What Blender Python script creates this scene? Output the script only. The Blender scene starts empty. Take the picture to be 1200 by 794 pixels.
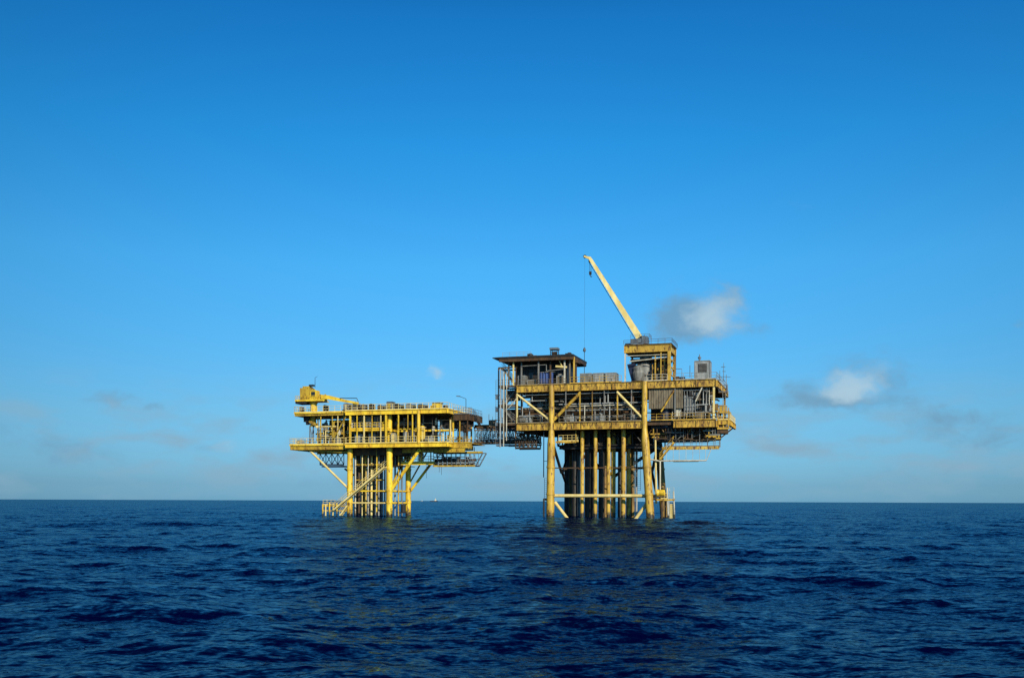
import bpy, math, random
import numpy as np
from mathutils import Matrix, Vector
random.seed(7)
R = math.radians
scene = bpy.context.scene
COL = scene.collection

# ------------------------------------------------------------------ camera
FPX = 1167.0; CX = 600.0; HY = 586.75; ROLL = 0.0036; CAMH = 2.85
cam_d = bpy.data.cameras.new('camera'); cam = bpy.data.objects.new('camera', cam_d); COL.objects.link(cam)
cam_d.sensor_width = 36.0; cam_d.lens = 36.0*FPX/1200.0
cam_d.shift_y = (HY-397.0)/1200.0
cam_d.clip_start = 0.1; cam_d.clip_end = 90000
cam.matrix_world = Matrix.Translation((0, 0, CAMH)) @ Matrix.Rotation(math.pi/2, 4, 'X') @ Matrix.Rotation(ROLL, 4, 'Z')
scene.camera = cam
scene.render.resolution_x = 1024; scene.render.resolution_y = 677

def ray(px, py):
    dx, dy = px-CX, py-HY
    return ((dx*math.cos(ROLL)+dy*math.sin(ROLL))/FPX, 1.0, -(dy*math.cos(ROLL)-dx*math.sin(ROLL))/FPX)

# ------------------------------------------------------------------ materials
MATS = {}
def node_mat(name):
    m = bpy.data.materials.new(name); m.use_nodes = True
    nt = m.node_tree; b = nt.nodes['Principled BSDF']; MATS[name] = m
    return m, nt, b

def paint(name, col, col2, rough=0.5, scale=1.2, rust=None, rust_amt=0.0, metal=0.0, tide=False, bump=0.15, streak=True, light=None):
    """weathered paint: two tones, runs of rust, a growth band at the waterline"""
    m, nt, b = node_mat(name); N = nt.nodes; L = nt.links
    geo = N.new('ShaderNodeNewGeometry')
    mp = N.new('ShaderNodeMapping'); mp.inputs['Scale'].default_value = (1, 1, 0.35 if streak else 1)
    L.new(geo.outputs['Position'], mp.inputs['Vector'])
    n1 = N.new('ShaderNodeTexNoise'); n1.inputs['Scale'].default_value = scale; n1.inputs['Detail'].default_value = 5
    L.new(mp.outputs[0], n1.inputs['Vector'])
    r1 = N.new('ShaderNodeMapRange'); r1.inputs[1].default_value = .38; r1.inputs[2].default_value = .62
    L.new(n1.outputs['Fac'], r1.inputs[0])
    mix = N.new('ShaderNodeMix'); mix.data_type = 'RGBA'
    mix.inputs[6].default_value = (*col, 1); mix.inputs[7].default_value = (*col2, 1)
    L.new(r1.outputs[0], mix.inputs[0]); out = mix.outputs[2]
    if rust:
        n2 = N.new('ShaderNodeTexNoise'); n2.inputs['Scale'].default_value = scale*2.3; n2.inputs['Detail'].default_value = 6
        n2.inputs['Roughness'].default_value = .65
        L.new(mp.outputs[0], n2.inputs['Vector'])
        r2 = N.new('ShaderNodeMapRange'); r2.inputs[1].default_value = .66-rust_amt; r2.inputs[2].default_value = .76-rust_amt
        L.new(n2.outputs['Fac'], r2.inputs[0])
        mx = N.new('ShaderNodeMix'); mx.data_type = 'RGBA'; mx.inputs[7].default_value = (*rust, 1)
        L.new(r2.outputs[0], mx.inputs[0]); L.new(out, mx.inputs[6]); out = mx.outputs[2]
    if tide:
        sp = N.new('ShaderNodeSeparateXYZ'); L.new(geo.outputs['Position'], sp.inputs[0])
        n3 = N.new('ShaderNodeTexNoise'); n3.inputs['Scale'].default_value = 2.0; L.new(geo.outputs['Position'], n3.inputs['Vector'])
        ad = N.new('ShaderNodeMath'); ad.operation = 'MULTIPLY_ADD'; ad.inputs[1].default_value = 2.2
        L.new(n3.outputs['Fac'], ad.inputs[0]); L.new(sp.outputs['Z'], ad.inputs[2])
        r3 = N.new('ShaderNodeMapRange'); r3.inputs[1].default_value = 1.55; r3.inputs[2].default_value = 2.3
        r3.inputs[3].default_value = 1; r3.inputs[4].default_value = 0
        L.new(ad.outputs[0], r3.inputs[0])
        mx = N.new('ShaderNodeMix'); mx.data_type = 'RGBA'; mx.inputs[7].default_value = (.028, .02, .012, 1)
        L.new(r3.outputs[0], mx.inputs[0]); L.new(out, mx.inputs[6]); out = mx.outputs[2]
    L.new(out, b.inputs['Base Color'])
    b.inputs['Roughness'].default_value = rough; b.inputs['Metallic'].default_value = metal
    if bump:
        bp = N.new('ShaderNodeBump'); bp.inputs['Strength'].default_value = bump; bp.inputs['Distance'].default_value = .03
        L.new(n1.outputs['Fac'], bp.inputs['Height']); L.new(bp.outputs[0], b.inputs['Normal'])
    return m

RUST = (.10, .035, .012)
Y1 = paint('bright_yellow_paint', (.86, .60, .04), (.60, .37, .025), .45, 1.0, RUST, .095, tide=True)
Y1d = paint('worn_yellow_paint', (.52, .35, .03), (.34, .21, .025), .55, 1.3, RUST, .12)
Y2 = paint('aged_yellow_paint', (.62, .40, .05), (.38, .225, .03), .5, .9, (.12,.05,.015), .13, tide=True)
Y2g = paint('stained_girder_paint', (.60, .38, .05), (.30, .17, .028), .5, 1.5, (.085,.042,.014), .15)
Y2d = paint('dull_shaded_ochre_paint', (.26, .155, .028), (.12, .066, .018), .6, 1.2, (.05, .022, .012), .12)  # dull paint; also the shaded copy of aged yellow for rear members
BOOMY = paint('pale_boom_paint', (.88, .73, .32), (.70, .53, .18), .45, .8, RUST, .02)
CREAM = paint('cream_paint', (.76, .62, .27), (.60, .46, .16), .45, 1.0, RUST, .03)
WHITE = paint('weathered_white_paint', (.56, .53, .44), (.40, .37, .29), .5, 1.4, RUST, .08, tide=True)
GREY = paint('grey_paint', (.22, .22, .21), (.12, .12, .115), .5, 1.6, RUST, .06)
LGREY = paint('galvanised_steel', (.32, .33, .33), (.20, .21, .21), .45, 2.0, RUST, .04)
DARK = paint('dark_steel_and_shade', (.018, .016, .015), (.010, .009, .009), .55, 1.5, RUST, .06)  # near black: real steel parts, and the shade on the added sheets
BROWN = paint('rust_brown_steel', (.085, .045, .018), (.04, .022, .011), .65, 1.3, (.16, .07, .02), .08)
BLUEG = paint('blue_grey_steel', (.13, .17, .21), (.07, .09, .12), .5, 1.3, RUST, .08)
BLUE = paint('blue_tarpaulin', (.02, .06, .22), (.012, .035, .13), .6, 2.5, None, bump=.6)
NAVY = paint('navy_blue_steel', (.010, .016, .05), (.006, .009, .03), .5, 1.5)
TAUPE = paint('taupe_cladding', (.20, .165, .11), (.13, .105, .07), .6, 1.5, (.08, .045, .02), .1)
GRATE = paint('deck_plate', (.06, .045, .025), (.03, .024, .016), .7, 1.3, RUST, .1, streak=False)
GLASS, nt_, b_ = node_mat('dark_glass'); b_.inputs['Base Color'].default_value = (.02, .025, .03, 1); b_.inputs['Roughness'].default_value = .12
RED = paint('red_paint', (.45, .05, .03), (.3, .03, .02), .5)
LAMP = paint('orange_marker_paint', (.6, .2, .03), (.5, .15, .02), .5)

# ------------------------------------------------------------------ mesh builder
class MB:
    def __init__(s): s.v = []; s.f = []
    def box(s, a, b):
        x0, x1 = sorted((a[0], b[0])); y0, y1 = sorted((a[1], b[1])); z0, z1 = sorted((a[2], b[2])); n = len(s.v)
        s.v += [(x0,y0,z0),(x1,y0,z0),(x1,y1,z0),(x0,y1,z0),(x0,y0,z1),(x1,y0,z1),(x1,y1,z1),(x0,y1,z1)]
        s.f += [tuple(n+i for i in q) for q in ((3,2,1,0),(4,5,6,7),(0,1,5,4),(1,2,6,5),(2,3,7,6),(3,0,4,7))]
        return s
    def frame3(s, p, q):
        d = (Vector(q)-Vector(p)); d.normalize()
        up = Vector((0,0,1)) if abs(d.z) < .95 else Vector((0,1,0))
        a = d.cross(up); a.normalize(); b = a.cross(d); b.normalize()
        return a, b
    def bar(s, p, q, w, h=None, w2=None, h2=None):
        h = h or w; w2 = w2 or w; h2 = h2 or h
        a, b = s.frame3(p, q); n = len(s.v)
        for c, ww, hh in ((Vector(p), w, h), (Vector(q), w2, h2)):
            for i, j in ((-1,-1),(1,-1),(1,1),(-1,1)): s.v.append(tuple(c+a*i*ww/2+b*j*hh/2))
        s.f += [tuple(n+i for i in x) for x in ((0,1,5,4),(1,2,6,5),(2,3,7,6),(3,0,4,7),(3,2,1,0),(4,5,6,7))]
        return s
    def tube(s, p, q, r, r2=None, n=12, cap=True):
        r2 = r if r2 is None else r2
        a, b = s.frame3(p, q); k = len(s.v)
        for c, rr in ((Vector(p), r), (Vector(q), r2)):
            for i in range(n):
                t = 2*math.pi*i/n; s.v.append(tuple(c+a*math.cos(t)*rr+b*math.sin(t)*rr))
        for i in range(n): s.f.append((k+i, k+(i+1)%n, k+n+(i+1)%n, k+n+i))
        if cap: s.f.append(tuple(k+i for i in reversed(range(n)))); s.f.append(tuple(k+n+i for i in range(n)))
        return s
    def lathe(s, base, prof, n=16, axis='z'):
        """prof: list of (height, radius)"""
        k = len(s.v)
        for h, r in prof:
            for i in range(n):
                t = 2*math.pi*i/n; c, d = r*math.cos(t), r*math.sin(t)
                s.v.append((base[0]+c, base[1]+d, base[2]+h) if axis == 'z' else (base[0]+h, base[1]+c, base[2]+d))
        for j in range(len(prof)-1):
            for i in range(n): s.f.append((k+j*n+i, k+j*n+(i+1)%n, k+(j+1)*n+(i+1)%n, k+(j+1)*n+i))
        s.f.append(tuple(k+i for i in reversed(range(n)))); s.f.append(tuple(k+(len(prof)-1)*n+i for i in range(n)))
        return s
    def path(s, pts, r, n=8):
        for p, q in zip(pts, pts[1:]): s.tube(p, q, r, n=n)
        return s
    def ibeam(s, p, q, depth=1.2, fl=.4, t=.06, stiff=2.0):
        """I girder whose top flange runs along p-q"""
        p = Vector(p); q = Vector(q); dz = Vector((0,0,1))
        s.bar(p-dz*t/2, q-dz*t/2, fl, t); s.bar(p-dz*(depth-t/2), q-dz*(depth-t/2), fl, t)
        s.bar(p-dz*depth/2, q-dz*depth/2, .05, depth-2*t)
        n = max(1, int((q-p).length/stiff))
        for i in range(n+1):
            c = p.lerp(q, i/n); a, b = s.frame3(p, q); d = (q-p).normalized()
            if i == 0: c = c+d*.04
            if i == n: c = c-d*.04
            s.bar(c-dz*t-a*0, c-dz*(depth-t), fl*.86, .05) if abs(d.y) > .7 else s.box((c.x-.025, c.y-fl*.43, c.z-depth+t), (c.x+.025, c.y+fl*.43, c.z-t))
        return s
    def rail(s, pts, h=1.1, sp=1.5, r=.035, kick=True):
        for p, q in zip(pts, pts[1:]):
            p = Vector(p); q = Vector(q); L = (q-p).length; n = max(1, round(L/sp)); up = Vector((0,0,1))
            for k in (h, h*.55): s.tube(p+up*k, q+up*k, r, n=5)
            if kick: s.bar(p+up*.1, q+up*.1, .02, .16)
            for i in range(n+1):
                c = p.lerp(q, i/n); s.tube(c, c+up*h, r, n=5)
        return s
    def stair(s, p, q, w=.9, n=None):
        p = Vector(p); q = Vector(q); a, b = s.frame3(p, q); n = n or max(3, int(abs(q.z-p.z)/.24)); up = Vector((0,0,1))
        a.z = 0; a.normalize()
        for sg in (-1, 1):
            o = a*sg*w/2
            s.bar(p+o, q+o, .07, .26); s.tube(p+o+up*1.05, q+o+up*1.05, .035, n=5); s.tube(p+o+up*.6, q+o+up*.6, .025, n=5)
            for i in range(0, n+1, 5):
                c = p.lerp(q, i/n)+o; s.tube(c, c+up*1.05, .03, n=5)
        for i in range(n):
            c = p.lerp(q, (i+.5)/n); s.bar(c-a*w/2, c+a*w/2, .24, .04)
        return s
    def ladder(s, p, q, w=.45, cage=False, side=(1,0,0)):
        p = Vector(p); q = Vector(q); a = Vector(side)*w/2
        s.tube(p-a, q-a, .035, n=5); s.tube(p+a, q+a, .035, n=5); L = (q-p).length; n = int(L/.35)
        for i in range(n+1): c = p.lerp(q, i/n); s.tube(c-a, c+a, .02, n=5)
        return s
    def truss(s, p, q, h, n, r=.09, cross=False):
        """flat truss hanging below p-q"""
        p = Vector(p); q = Vector(q); dz = Vector((0,0,h))
        s.tube(p, q, r*1.4, n=8); s.tube(p-dz, q-dz, r*1.4, n=8)
        for i in range(n+1):
            c = p.lerp(q, i/n); s.tube(c, c-dz, r, n=6)
            if i < n:
                e = p.lerp(q, (i+1)/n)
                if cross: s.tube(c, e-dz, r*.8, n=6); s.tube(c-dz, e, r*.8, n=6)
                elif i % 2: s.tube(c, e-dz, r, n=6)
                else: s.tube(c-dz, e, r, n=6)
        return s
    def grid(s, s0, s1, d0, d1, z, step=2.0, h=.45, w=.18):
        """joists below a deck"""
        n = max(1, round((s1-s0)/step))
        for i in range(n+1): x = s0+(s1-s0)*i/n; s.bar((x, d0, z-h/2), (x, d1, z-h/2), w, h)
        n = max(1, round((d1-d0)/(step*1.7)))
        for i in range(n+1): y = d0+(d1-d0)*i/n; s.bar((s0, y, z-h/2-.03), (s1, y, z-h/2-.03), w*1.1, h*1.2)
        return s

ORIG = {}
def obj(name, mb, mat, parent=None, label=None):
    me = bpy.data.meshes.new(name); o = bpy.data.objects.new(name, me); COL.objects.link(o)
    off = Vector(ORIG.get(parent.name, (0,0,0))) if parent else Vector((0,0,0))
    me.from_pydata([tuple(Vector(v)-off) for v in mb.v], [], mb.f); me.update()
    me.materials.append(mat)
    for p in me.polygons:
        p.use_smooth = False
    if parent: o.parent = parent; ORIG[o.name] = tuple(off)
    if label: o['label'] = label
    return o

class Frame:
    def __init__(s, origin, ang):
        s.o = Vector((*origin, 0)); s.a = ang
        s.u = Vector((math.cos(ang), math.sin(ang), 0)); s.v = Vector((-math.sin(ang), math.cos(ang), 0))
    def at(s, px, py, d):
        r = Vector(ray(px, py)); c = Vector((0, 0, CAMH))
        # (c + t r - o).v = d
        t = (d-(c-s.o).dot(s.v))/r.dot(s.v); p = c+r*t
        return ((p-s.o).dot(s.u), d, p.z)
    def s_(s, px, d, py=500): return s.at(px, py, d)[0]
    def z_(s, px, py, d): return s.at(px, py, d)[2]
    def world(s, p): return s.o+s.u*p[0]+s.v*p[1]+Vector((0,0,p[2]))

def thing(F, name, label, cat, loc=(0,0,0), group=None):
    e = bpy.data.objects.new(name, None); COL.objects.link(e); e.empty_display_size = .5
    e.location = F.world(loc); e.rotation_euler = (0, 0, F.a)
    e['label'] = label; e['category'] = cat
    if group: e['group'] = group
    ORIG[e.name] = tuple(loc)
    return e

# ================================================================== RIGHT PLATFORM
yr = 165.0; xr = 239/FPX*yr; yl = yr*1.064; xl = 5/FPX*yl
angR = math.atan2(yr-yl, xr-xl)
FR = Frame((xl, yl), angR)
SR = math.hypot(xr-xl, yr-yl)          # length of the front, about 34.7 m
DR = 19.0
ZU = 23.2; ZL = 16.5; GD = 1.25
r = FR.at
P = thing(FR, 'production_platform', 'larger weathered yellow offshore platform standing on thick legs, with the tall raised crane', 'oil platform', (SR/2, DR/2, 0))

# legs ------------------------------------------------------------
aTop = FR.s_(648, 1.0, 480); aBot = FR.s_(647.6, 1.0, 600)
bTop = FR.s_(756.5, 1.0, 480); bBot = FR.s_(764.6, 1.0, 600)
def leg(sT, sB, dT, dB, mat=Y2):
    m = MB()
    sM = sT+(sB-sT)*.12; dM = dT+(dB-dT)*.12
    m.tube((sT, dT, ZU-.02), (sT, dT, 15.2), .47, n=20)
    m.tube((sT, dT, 15.2), (sM, dM, 12.8), .47, .68, n=20)
    m.tube((sM, dM, 12.8), (sB, dB, -3), .68, .70, n=20)
    for z in (3.9, 8.6):
        t = (12.8-z)/15.8; c = (sM+(sB-sM)*t, dM+(dB-dM)*t, z); m.tube(c, (c[0], c[1], z+.35), .76, n=20)
    return obj('leg', m, mat, P)
leg(aTop, aBot-.1, .0, -.3); leg(bTop, bBot+.1, .0, -.3)
leg(aTop, aTop-.6, 14.0, 15.0, Y2d); leg(bTop, bBot, 14.0, 15.0, Y2d)  # rear pair in the darker copy, shade put into the paint
mid = (aTop+bTop)/2
# lower horizontal brace
zb = FR.z_(700, 580.5, .3)
obj('brace', MB().tube((aBot+.6, .3, zb), (bBot-.6, .3, zb), .29, n=14), CREAM, P)
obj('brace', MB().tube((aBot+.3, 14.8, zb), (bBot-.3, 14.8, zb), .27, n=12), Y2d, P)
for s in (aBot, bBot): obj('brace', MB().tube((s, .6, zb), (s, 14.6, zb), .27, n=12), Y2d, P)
obj('brace', MB().tube((aBot+.6, .3, FR.z_(656,588,.3)), (FR.s_(671,.3), .3, FR.z_(671,608,.3)-1), .28, n=12), CREAM, P)
obj('brace', MB().tube((bBot-.7, .3, FR.z_(754,588,.3)), (FR.s_(740,.3), .3, FR.z_(741,608,.3)-1), .28, n=12), CREAM, P)
for s in (aTop, bTop):
    obj('brace', MB().tube((s, 1.4, 12.6), (s, 7.0, 8.0), .26, n=12), DARK, P)
    obj('brace', MB().tube((s, 13.4, 12.6), (s, 7.6, 8.0), .26, n=12), DARK, P)
    obj('brace', MB().tube((s, 7.3, 8.2), (s-.2, 14.4, 3.9), .26, n=12), DARK, P)
obj('brace', MB().tube((aTop+.3, 14.2, 12.6), (mid, 14.4, 7.5), .3, n=12), DARK, P)
obj('brace', MB().tube((bTop-.3, 14.2, 12.6), (mid, 14.4, 7.5), .3, n=12), DARK, P)

# conductors --------------------------------------------------------
for px, d, rad, mt in ((682.2,2.2,.33,Y2),(697.8,2.2,.33,Y2),(713.2,2.2,.33,Y2),(730.6,2.2,.38,Y2),
                       (688.6,4.6,.55,DARK),(705,4.6,.55,DARK),(718.8,4.6,.42,Y2),(736.6,4.8,.42,Y2),
                       (693,8.2,.42,DARK),(709,8.2,.42,Y2d),(726.5,8.2,.38,DARK),(741.5,8.2,.38,Y2d),(746.0,10.8,.2,LGREY),(673.5,7,.5,DARK),(664.2,10.8,.45,DARK),(678,10,.3,BLUEG)):
    s = FR.s_(px, d, 550); m = MB().tube((s, d, ZL-1.3), (s, d, -3), rad, n=14)
    for z in (zb, 8.7): m.tube((s, d, z-.25), (s, d, z+.25), rad+.07, n=14)
    obj('conductor_pipe', m, mt, P)
obj('conductor_guide', MB().bar((aTop, 2.2, 8.7), (bTop, 2.2, 8.7), .12, .2).bar((aTop, 8.2, 8.7), (bTop, 8.2, 8.7), .12, .2), BROWN, P)

# decks ---------------------------------------------------------------
def deck(name, s0, s1, d0, d1, z, mat=GRATE, beams=BROWN, par=P, jh=.5, step=2.2):
    o = obj(name, MB().box((s0, d0, z-.12), (s1, d1, z)), mat, par)
    obj('deck_beam', MB().grid(s0+.3, s1-.3, d0+.3, d1-.3, z-.125, step, jh), beams, par)
    return o
deck('upper_deck', .15, SR-.15, .15, DR, ZU-.01)
deck('lower_deck', .15, SR-.15, .15, DR, ZL-.01)
for z in (ZU, ZL):
    for d in (0, DR):
        # broken into bays, rear row in the darker ochre
        cuts = [0, aTop, aTop+(bTop-aTop)*.33, aTop+(bTop-aTop)*.66, bTop, bTop+(SR-bTop)*.45, SR]
        for i, (p, q) in enumerate(zip(cuts, cuts[1:])):
            if d == 0:
                if p in (aTop, bTop): p += .47
                if q in (aTop, bTop): q -= .47
            if z == ZL and d == 0 and i == 4: p = FR.s_(789, 0)
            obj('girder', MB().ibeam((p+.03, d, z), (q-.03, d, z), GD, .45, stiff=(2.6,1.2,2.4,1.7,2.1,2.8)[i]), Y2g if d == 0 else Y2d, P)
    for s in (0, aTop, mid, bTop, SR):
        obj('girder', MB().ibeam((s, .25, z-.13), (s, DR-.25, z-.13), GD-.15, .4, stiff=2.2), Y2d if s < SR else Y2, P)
# truss members between decks
zt = ZU-GD+.1; zl = ZL
def br(p1, p2, mt, rr=.2, nm='brace'): obj(nm, MB().tube(p1, p2, rr, n=12), mt, P)
br(r(607,463,.1), (aTop-.4, .1, zl+.5), CREAM)
br(r(680,460,.1), (aTop+.4, .1, zl+.5), Y2, .26)
br(r(723,459,.1), (bTop-.4, .1, zl+.5), CREAM, .22)
br(r(790,457,.1), (bTop+2.8, .1, zl+1.5), Y2, .14)
br(r(823,453,.1), r(815,470,.1), WHITE, .12)
br(r(606,466,.1), r(596,478,.1), WHITE, .1)
for px, mt, w in ((606,CREAM,.22),(679.5,Y2,.2),(723.5,Y2,.2),(663,GREY,.16),(740,GREY,.16),(694,Y2d,.14),(708,GREY,.12),(791,GREY,.18),(836.5,CREAM,.32)):
    s = FR.s_(px, .12); obj('post', MB().bar((s, .12, ZL+.02), (s, .12, ZU-GD), w), mt, P)
# rear and inner posts
for s in np.linspace(.5, SR-.5, 9):
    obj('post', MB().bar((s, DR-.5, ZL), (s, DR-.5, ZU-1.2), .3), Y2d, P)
# added dark sheets: stand in for the deep shade between the decks
obj('shade_fill', MB().box((.6, 6.4, ZL+.02), (SR*.63, 6.6, ZU-1.3)), DARK, P)
obj('shade_fill', MB().box((SR*.66, 5.2, ZL+.02), (SR-1.5, 5.4, ZU-1.3)), DARK, P)
# grey louvred cladding right of the right leg
m = MB(); s0 = FR.s_(760,.35); s1 = FR.s_(800,.35)
z0 = FR.z_(780, 478.5, .35); z1 = ZU-GD-.02
m.box((s0, .35, z0), (s1, .55, z1))
k = s0+.05
while k < s1-.2: m.box((k, .27, z0+.03), (k+.2, .352, z1-.03)); k += .42
obj('cladding', m, TAUPE, P, 'grey brown corrugated wall panel hung under the upper deck')
# pipe racks between decks
rng = random.Random(3)
for i, (py, p0, p1, mt, rad, d) in enumerate(((469.5,612,641,LGREY,.10,.9),(472.5,655,752,LGREY,.13,.9),(477.5,612,752,TAUPE,.22,1.8),(480,662,750,GREY,.16,1.2),
        (466,655,752,GREY,.14,2.4),(484,610,752,BROWN,.25,2.6),(475,660,740,WHITE,.09,.7),(488,660,752,GREY,.14,1.7),(463.5,612,750,BROWN,.2,1.6),(487,608,642,LGREY,.12,1.0),
        (483,800,838,GREY,.16,.9),(468,800,834,TAUPE,.15,1.2),(474,806,838,LGREY,.1,.8),(461,802,836,BROWN,.18,1.4),(488,765,800,BROWN,.16,1.3))):
    z = FR.z_((p0+p1)/2, py, d); a, b = FR.s_(p0,d), FR.s_(p1,d)
    m = MB().tube((a,d,z),(b,d,z),rad,n=10)
    for q in range(2):
        s = rng.uniform(a+.5,b-.5); m.tube((s,d,z),(s,d,rng.choice((ZL+.05, ZU-1.3))),rad*.8,n=8); m.tube((s-.12,d,z),(s+.12,d,z),rad*1.5,n=10)
    obj('process_pipe', m, mt, P)
for i in range(46):
    d = rng.uniform(2.0, 9.5); s = rng.uniform(1.0, SR-1.0); z = rng.uniform(ZL+.6, ZU-1.8); L = rng.uniform(2, 7); ang = rng.random()
    mt = rng.choice((GREY, BROWN, TAUPE, Y2d, LGREY, DARK)); rr = rng.uniform(.06, .2); m = MB()
    if ang < .5:
        e = min(s+L, SR-.6); m.path([(s,d,z),(e,d,z),(e,d,z+rng.uniform(-1,1)*.5),(e,min(d+2,DR),z)], rr)
    else: m.path([(s,d,ZL),(s,d,z),(s,d+L*.4,z),(s,d+L*.4,ZU-1.3)], rr)
    obj('process_pipe', m, mt, P)
# cable trays
for z, d in ((ZU-1.75, .5), (ZL+3.4, 3.0), (ZU-1.8, 6)):
    m = MB(); m.box((1, d, z), (SR-1.5, d+.4, z+.04)); m.box((1, d, z+.05), (SR-1.5, d+.03, z+.14))
    for s in np.arange(1.5, SR-2, 2.4): m.bar((s, d+.2, z), (s, d+.2, ZU-1.0 if z > ZL+4 else z+.8), .05)
    obj('cable_tray', m, LGREY, P)
# railings
yrail = Y2
obj('railing', MB().rail([(FR.s_(655,-.1), -.1, ZL), (FR.s_(752,-.1), -.1, ZL)], sp=1.4), TAUPE, P)
obj('railing', MB().rail([(0.2, -.1, ZL), (aTop-.6, -.1, ZL)], sp=1.4), TAUPE, P)
obj('railing', MB().rail([(bTop+.8, -.1, ZL), (SR+.1, -.1, ZL), (SR+.1, 4, ZL)], sp=1.3), yrail, P)
obj('railing', MB().rail([(FR.s_(668,-.1), -.1, ZU), (FR.s_(728,-.1), -.1, ZU)], sp=1.3), yrail, P)
obj('railing', MB().rail([(FR.s_(791,-.1), -.1, ZU), (SR+.05, -.1, ZU), (SR+.05, DR-.2, ZU)], sp=1.5), LGREY, P)
obj('railing', MB().rail([(0, DR, ZU), (SR, DR, ZU)], sp=2), Y2d, P)
obj('railing', MB().rail([(SR+.05, 6, ZL), (SR+.05, DR, ZL)], sp=1.6), yrail, P)
obj('railing', MB().rail([(.1, -.1, ZU), (FR.s_(663,-.1), -.1, ZU)], sp=1.6, h=.9), TAUPE, P)

# underdeck: cellar deck and its dark clutter
zc = FR.z_(710, 522.5, 4)
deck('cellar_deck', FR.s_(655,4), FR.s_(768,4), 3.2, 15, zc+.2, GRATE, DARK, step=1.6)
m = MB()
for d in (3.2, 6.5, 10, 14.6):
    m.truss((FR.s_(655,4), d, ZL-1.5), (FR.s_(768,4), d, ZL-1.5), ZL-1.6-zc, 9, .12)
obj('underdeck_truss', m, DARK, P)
obj('shade_fill', MB().box((FR.s_(662,6), 6.8, zc+.25), (FR.s_(765,6), 7.0, ZL-1.5)), DARK, P)  # added dark sheet in place of shade under the lower deck
for i in range(26):
    s = rng.uniform(aTop+1.2, bTop-.5); d = rng.uniform(3.4, 6.4); w = rng.uniform(.3, 1.1)
    mm = MB().tube((s, d, zc+.2), (s, d, ZL-1.4), w*.25, n=8); mm.tube((s-w, d, zc+1+rng.random()), (s+w, d, zc+1.2+rng.random()), w*.2, n=8)
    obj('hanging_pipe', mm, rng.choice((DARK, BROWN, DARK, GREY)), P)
# side walkway below lower girder, left part (px 652-676, y 500-516)
zw = FR.z_(664, 516.5, .6)
a, b = FR.s_(651,.6), FR.s_(675,.6)
obj('walkway', MB().box((a, .8, zw-.12), (b, 2.4, zw)).bar((a,.75,zw-.15),(b,.75,zw-.15),.12,.34).bar((b-.1,.9,zw),(b-.1,.9,ZL-1.3),.12), Y2, P)
obj('railing', MB().rail([(a+.5,.9,zw),(b,.9,zw),(b,2.3,zw)], h=1.05, sp=.9), CREAM, P)
# drain caisson at left, below px 637
s = FR.s_(637.3, 1.2)
obj('hanging_pipe', MB().tube((s,1.2,ZL-1.3),(s,1.2,FR.z_(637,559,1.2)),.09,n=8).tube((s-.02,1.2,FR.z_(637,540,1.2)),(aBot,1.2,FR.z_(637,540,1.2)),.05,n=6), BLUEG, P)
obj('ladder', MB().ladder((aBot-1.15,.6,FR.z_(641,600,.6)),(aBot-1.15,.6,FR.z_(641,560,.6)),.5).box((aBot-1.5,.3,3.2),(aBot-.75,1.3,3.35)), BLUEG, P)
obj('bumper_post', MB().tube((aBot-1.3,-.1,-1),(aBot-1.3,-.1,3.3),.16,n=10).tube((aBot-1.3,-.1,3.1),(aBot,.2,3.1),.12,n=8), DARK, P)

# rear bridge bay that reaches in under the lower deck (px 596-630, y 505-525)
zb0 = FR.z_(615, 525, 2.5); zb1 = FR.z_(615, 508, 2.5)
a, b = -1.0, FR.s_(629,2.5)
obj('landing', MB().box((a,2.5,zb0),(b,5.0,zb0+.14)).bar((a,2.45,zb0+.05),(b,2.45,zb0+.05),.14,.36).bar((a,5.05,zb0+.05),(b,5.05,zb0+.05),.14,.36), DARK, P)
obj('landing_frame', MB().truss((a,2.45,zb1+.1),(b,2.45,zb1+.1),zb1-zb0,5,.07,True).truss((a,5.05,zb1+.1),(b,5.05,zb1+.1),zb1-zb0,5,.07,True), BROWN, P)
for k in range(3):
    s = a+1.2+k*1.3; obj('pipe_bend', MB().path([(s,2.9,zb0+.3),(s,2.9,zb0+1.3),(s+.6,2.9,zb0+1.5),(s+.9,2.9,zb0+.5)],.11), LGREY, P)

# stair tower on the left side (px 583-605)
tA, tB = FR.s_(584,.3), -.25
zr = FR.z_(590,431,.3)
m = MB()
for s in (tA, tB):
    for d in (.3, 3.6): m.bar((s,d,ZL-2.6),(s,d,zr),.18)
for z in (ZL, ZL+3.3, ZU, ZU+3.4):
    for d in (.3, 3.6): m.bar((tA,d,z-.15),(tB,d,z-.15),.14,.26)
    for s in (tA, tB): m.bar((s,.3,z-.15),(s,3.6,z-.15),.14,.26)
obj('stair_tower_frame', m, BROWN, P)
for i, (z, z2) in enumerate(((ZL,ZL+3.3),(ZL+3.3,ZU),(ZU,ZU+3.4))):
    f = i % 2; obj('stair', MB().stair((tA+.3 if f else tB-.2, 1.4+f, z),(tB-.2 if f else tA+.3, 1.4+f, z2),.8), GREY, P)
    obj('landing', MB().box((tA,.35,z-.02),(tA+1,3.5,z+.02)).box((tB-1,.35,z-.021),(tB,3.5,z+.019)), GRATE, P)
    obj('railing', MB().rail([(tA,.25,z),(tB,.25,z)],sp=.9), TAUPE, P)
obj('equipment_shelf', MB().box((tA+.2,2.9,ZL+.1),(tB,3.2,ZL+2.8)).box((tA+.5,2.8,ZU-2.4),(tB,3.1,ZU-.5)), DARK, P)
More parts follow.
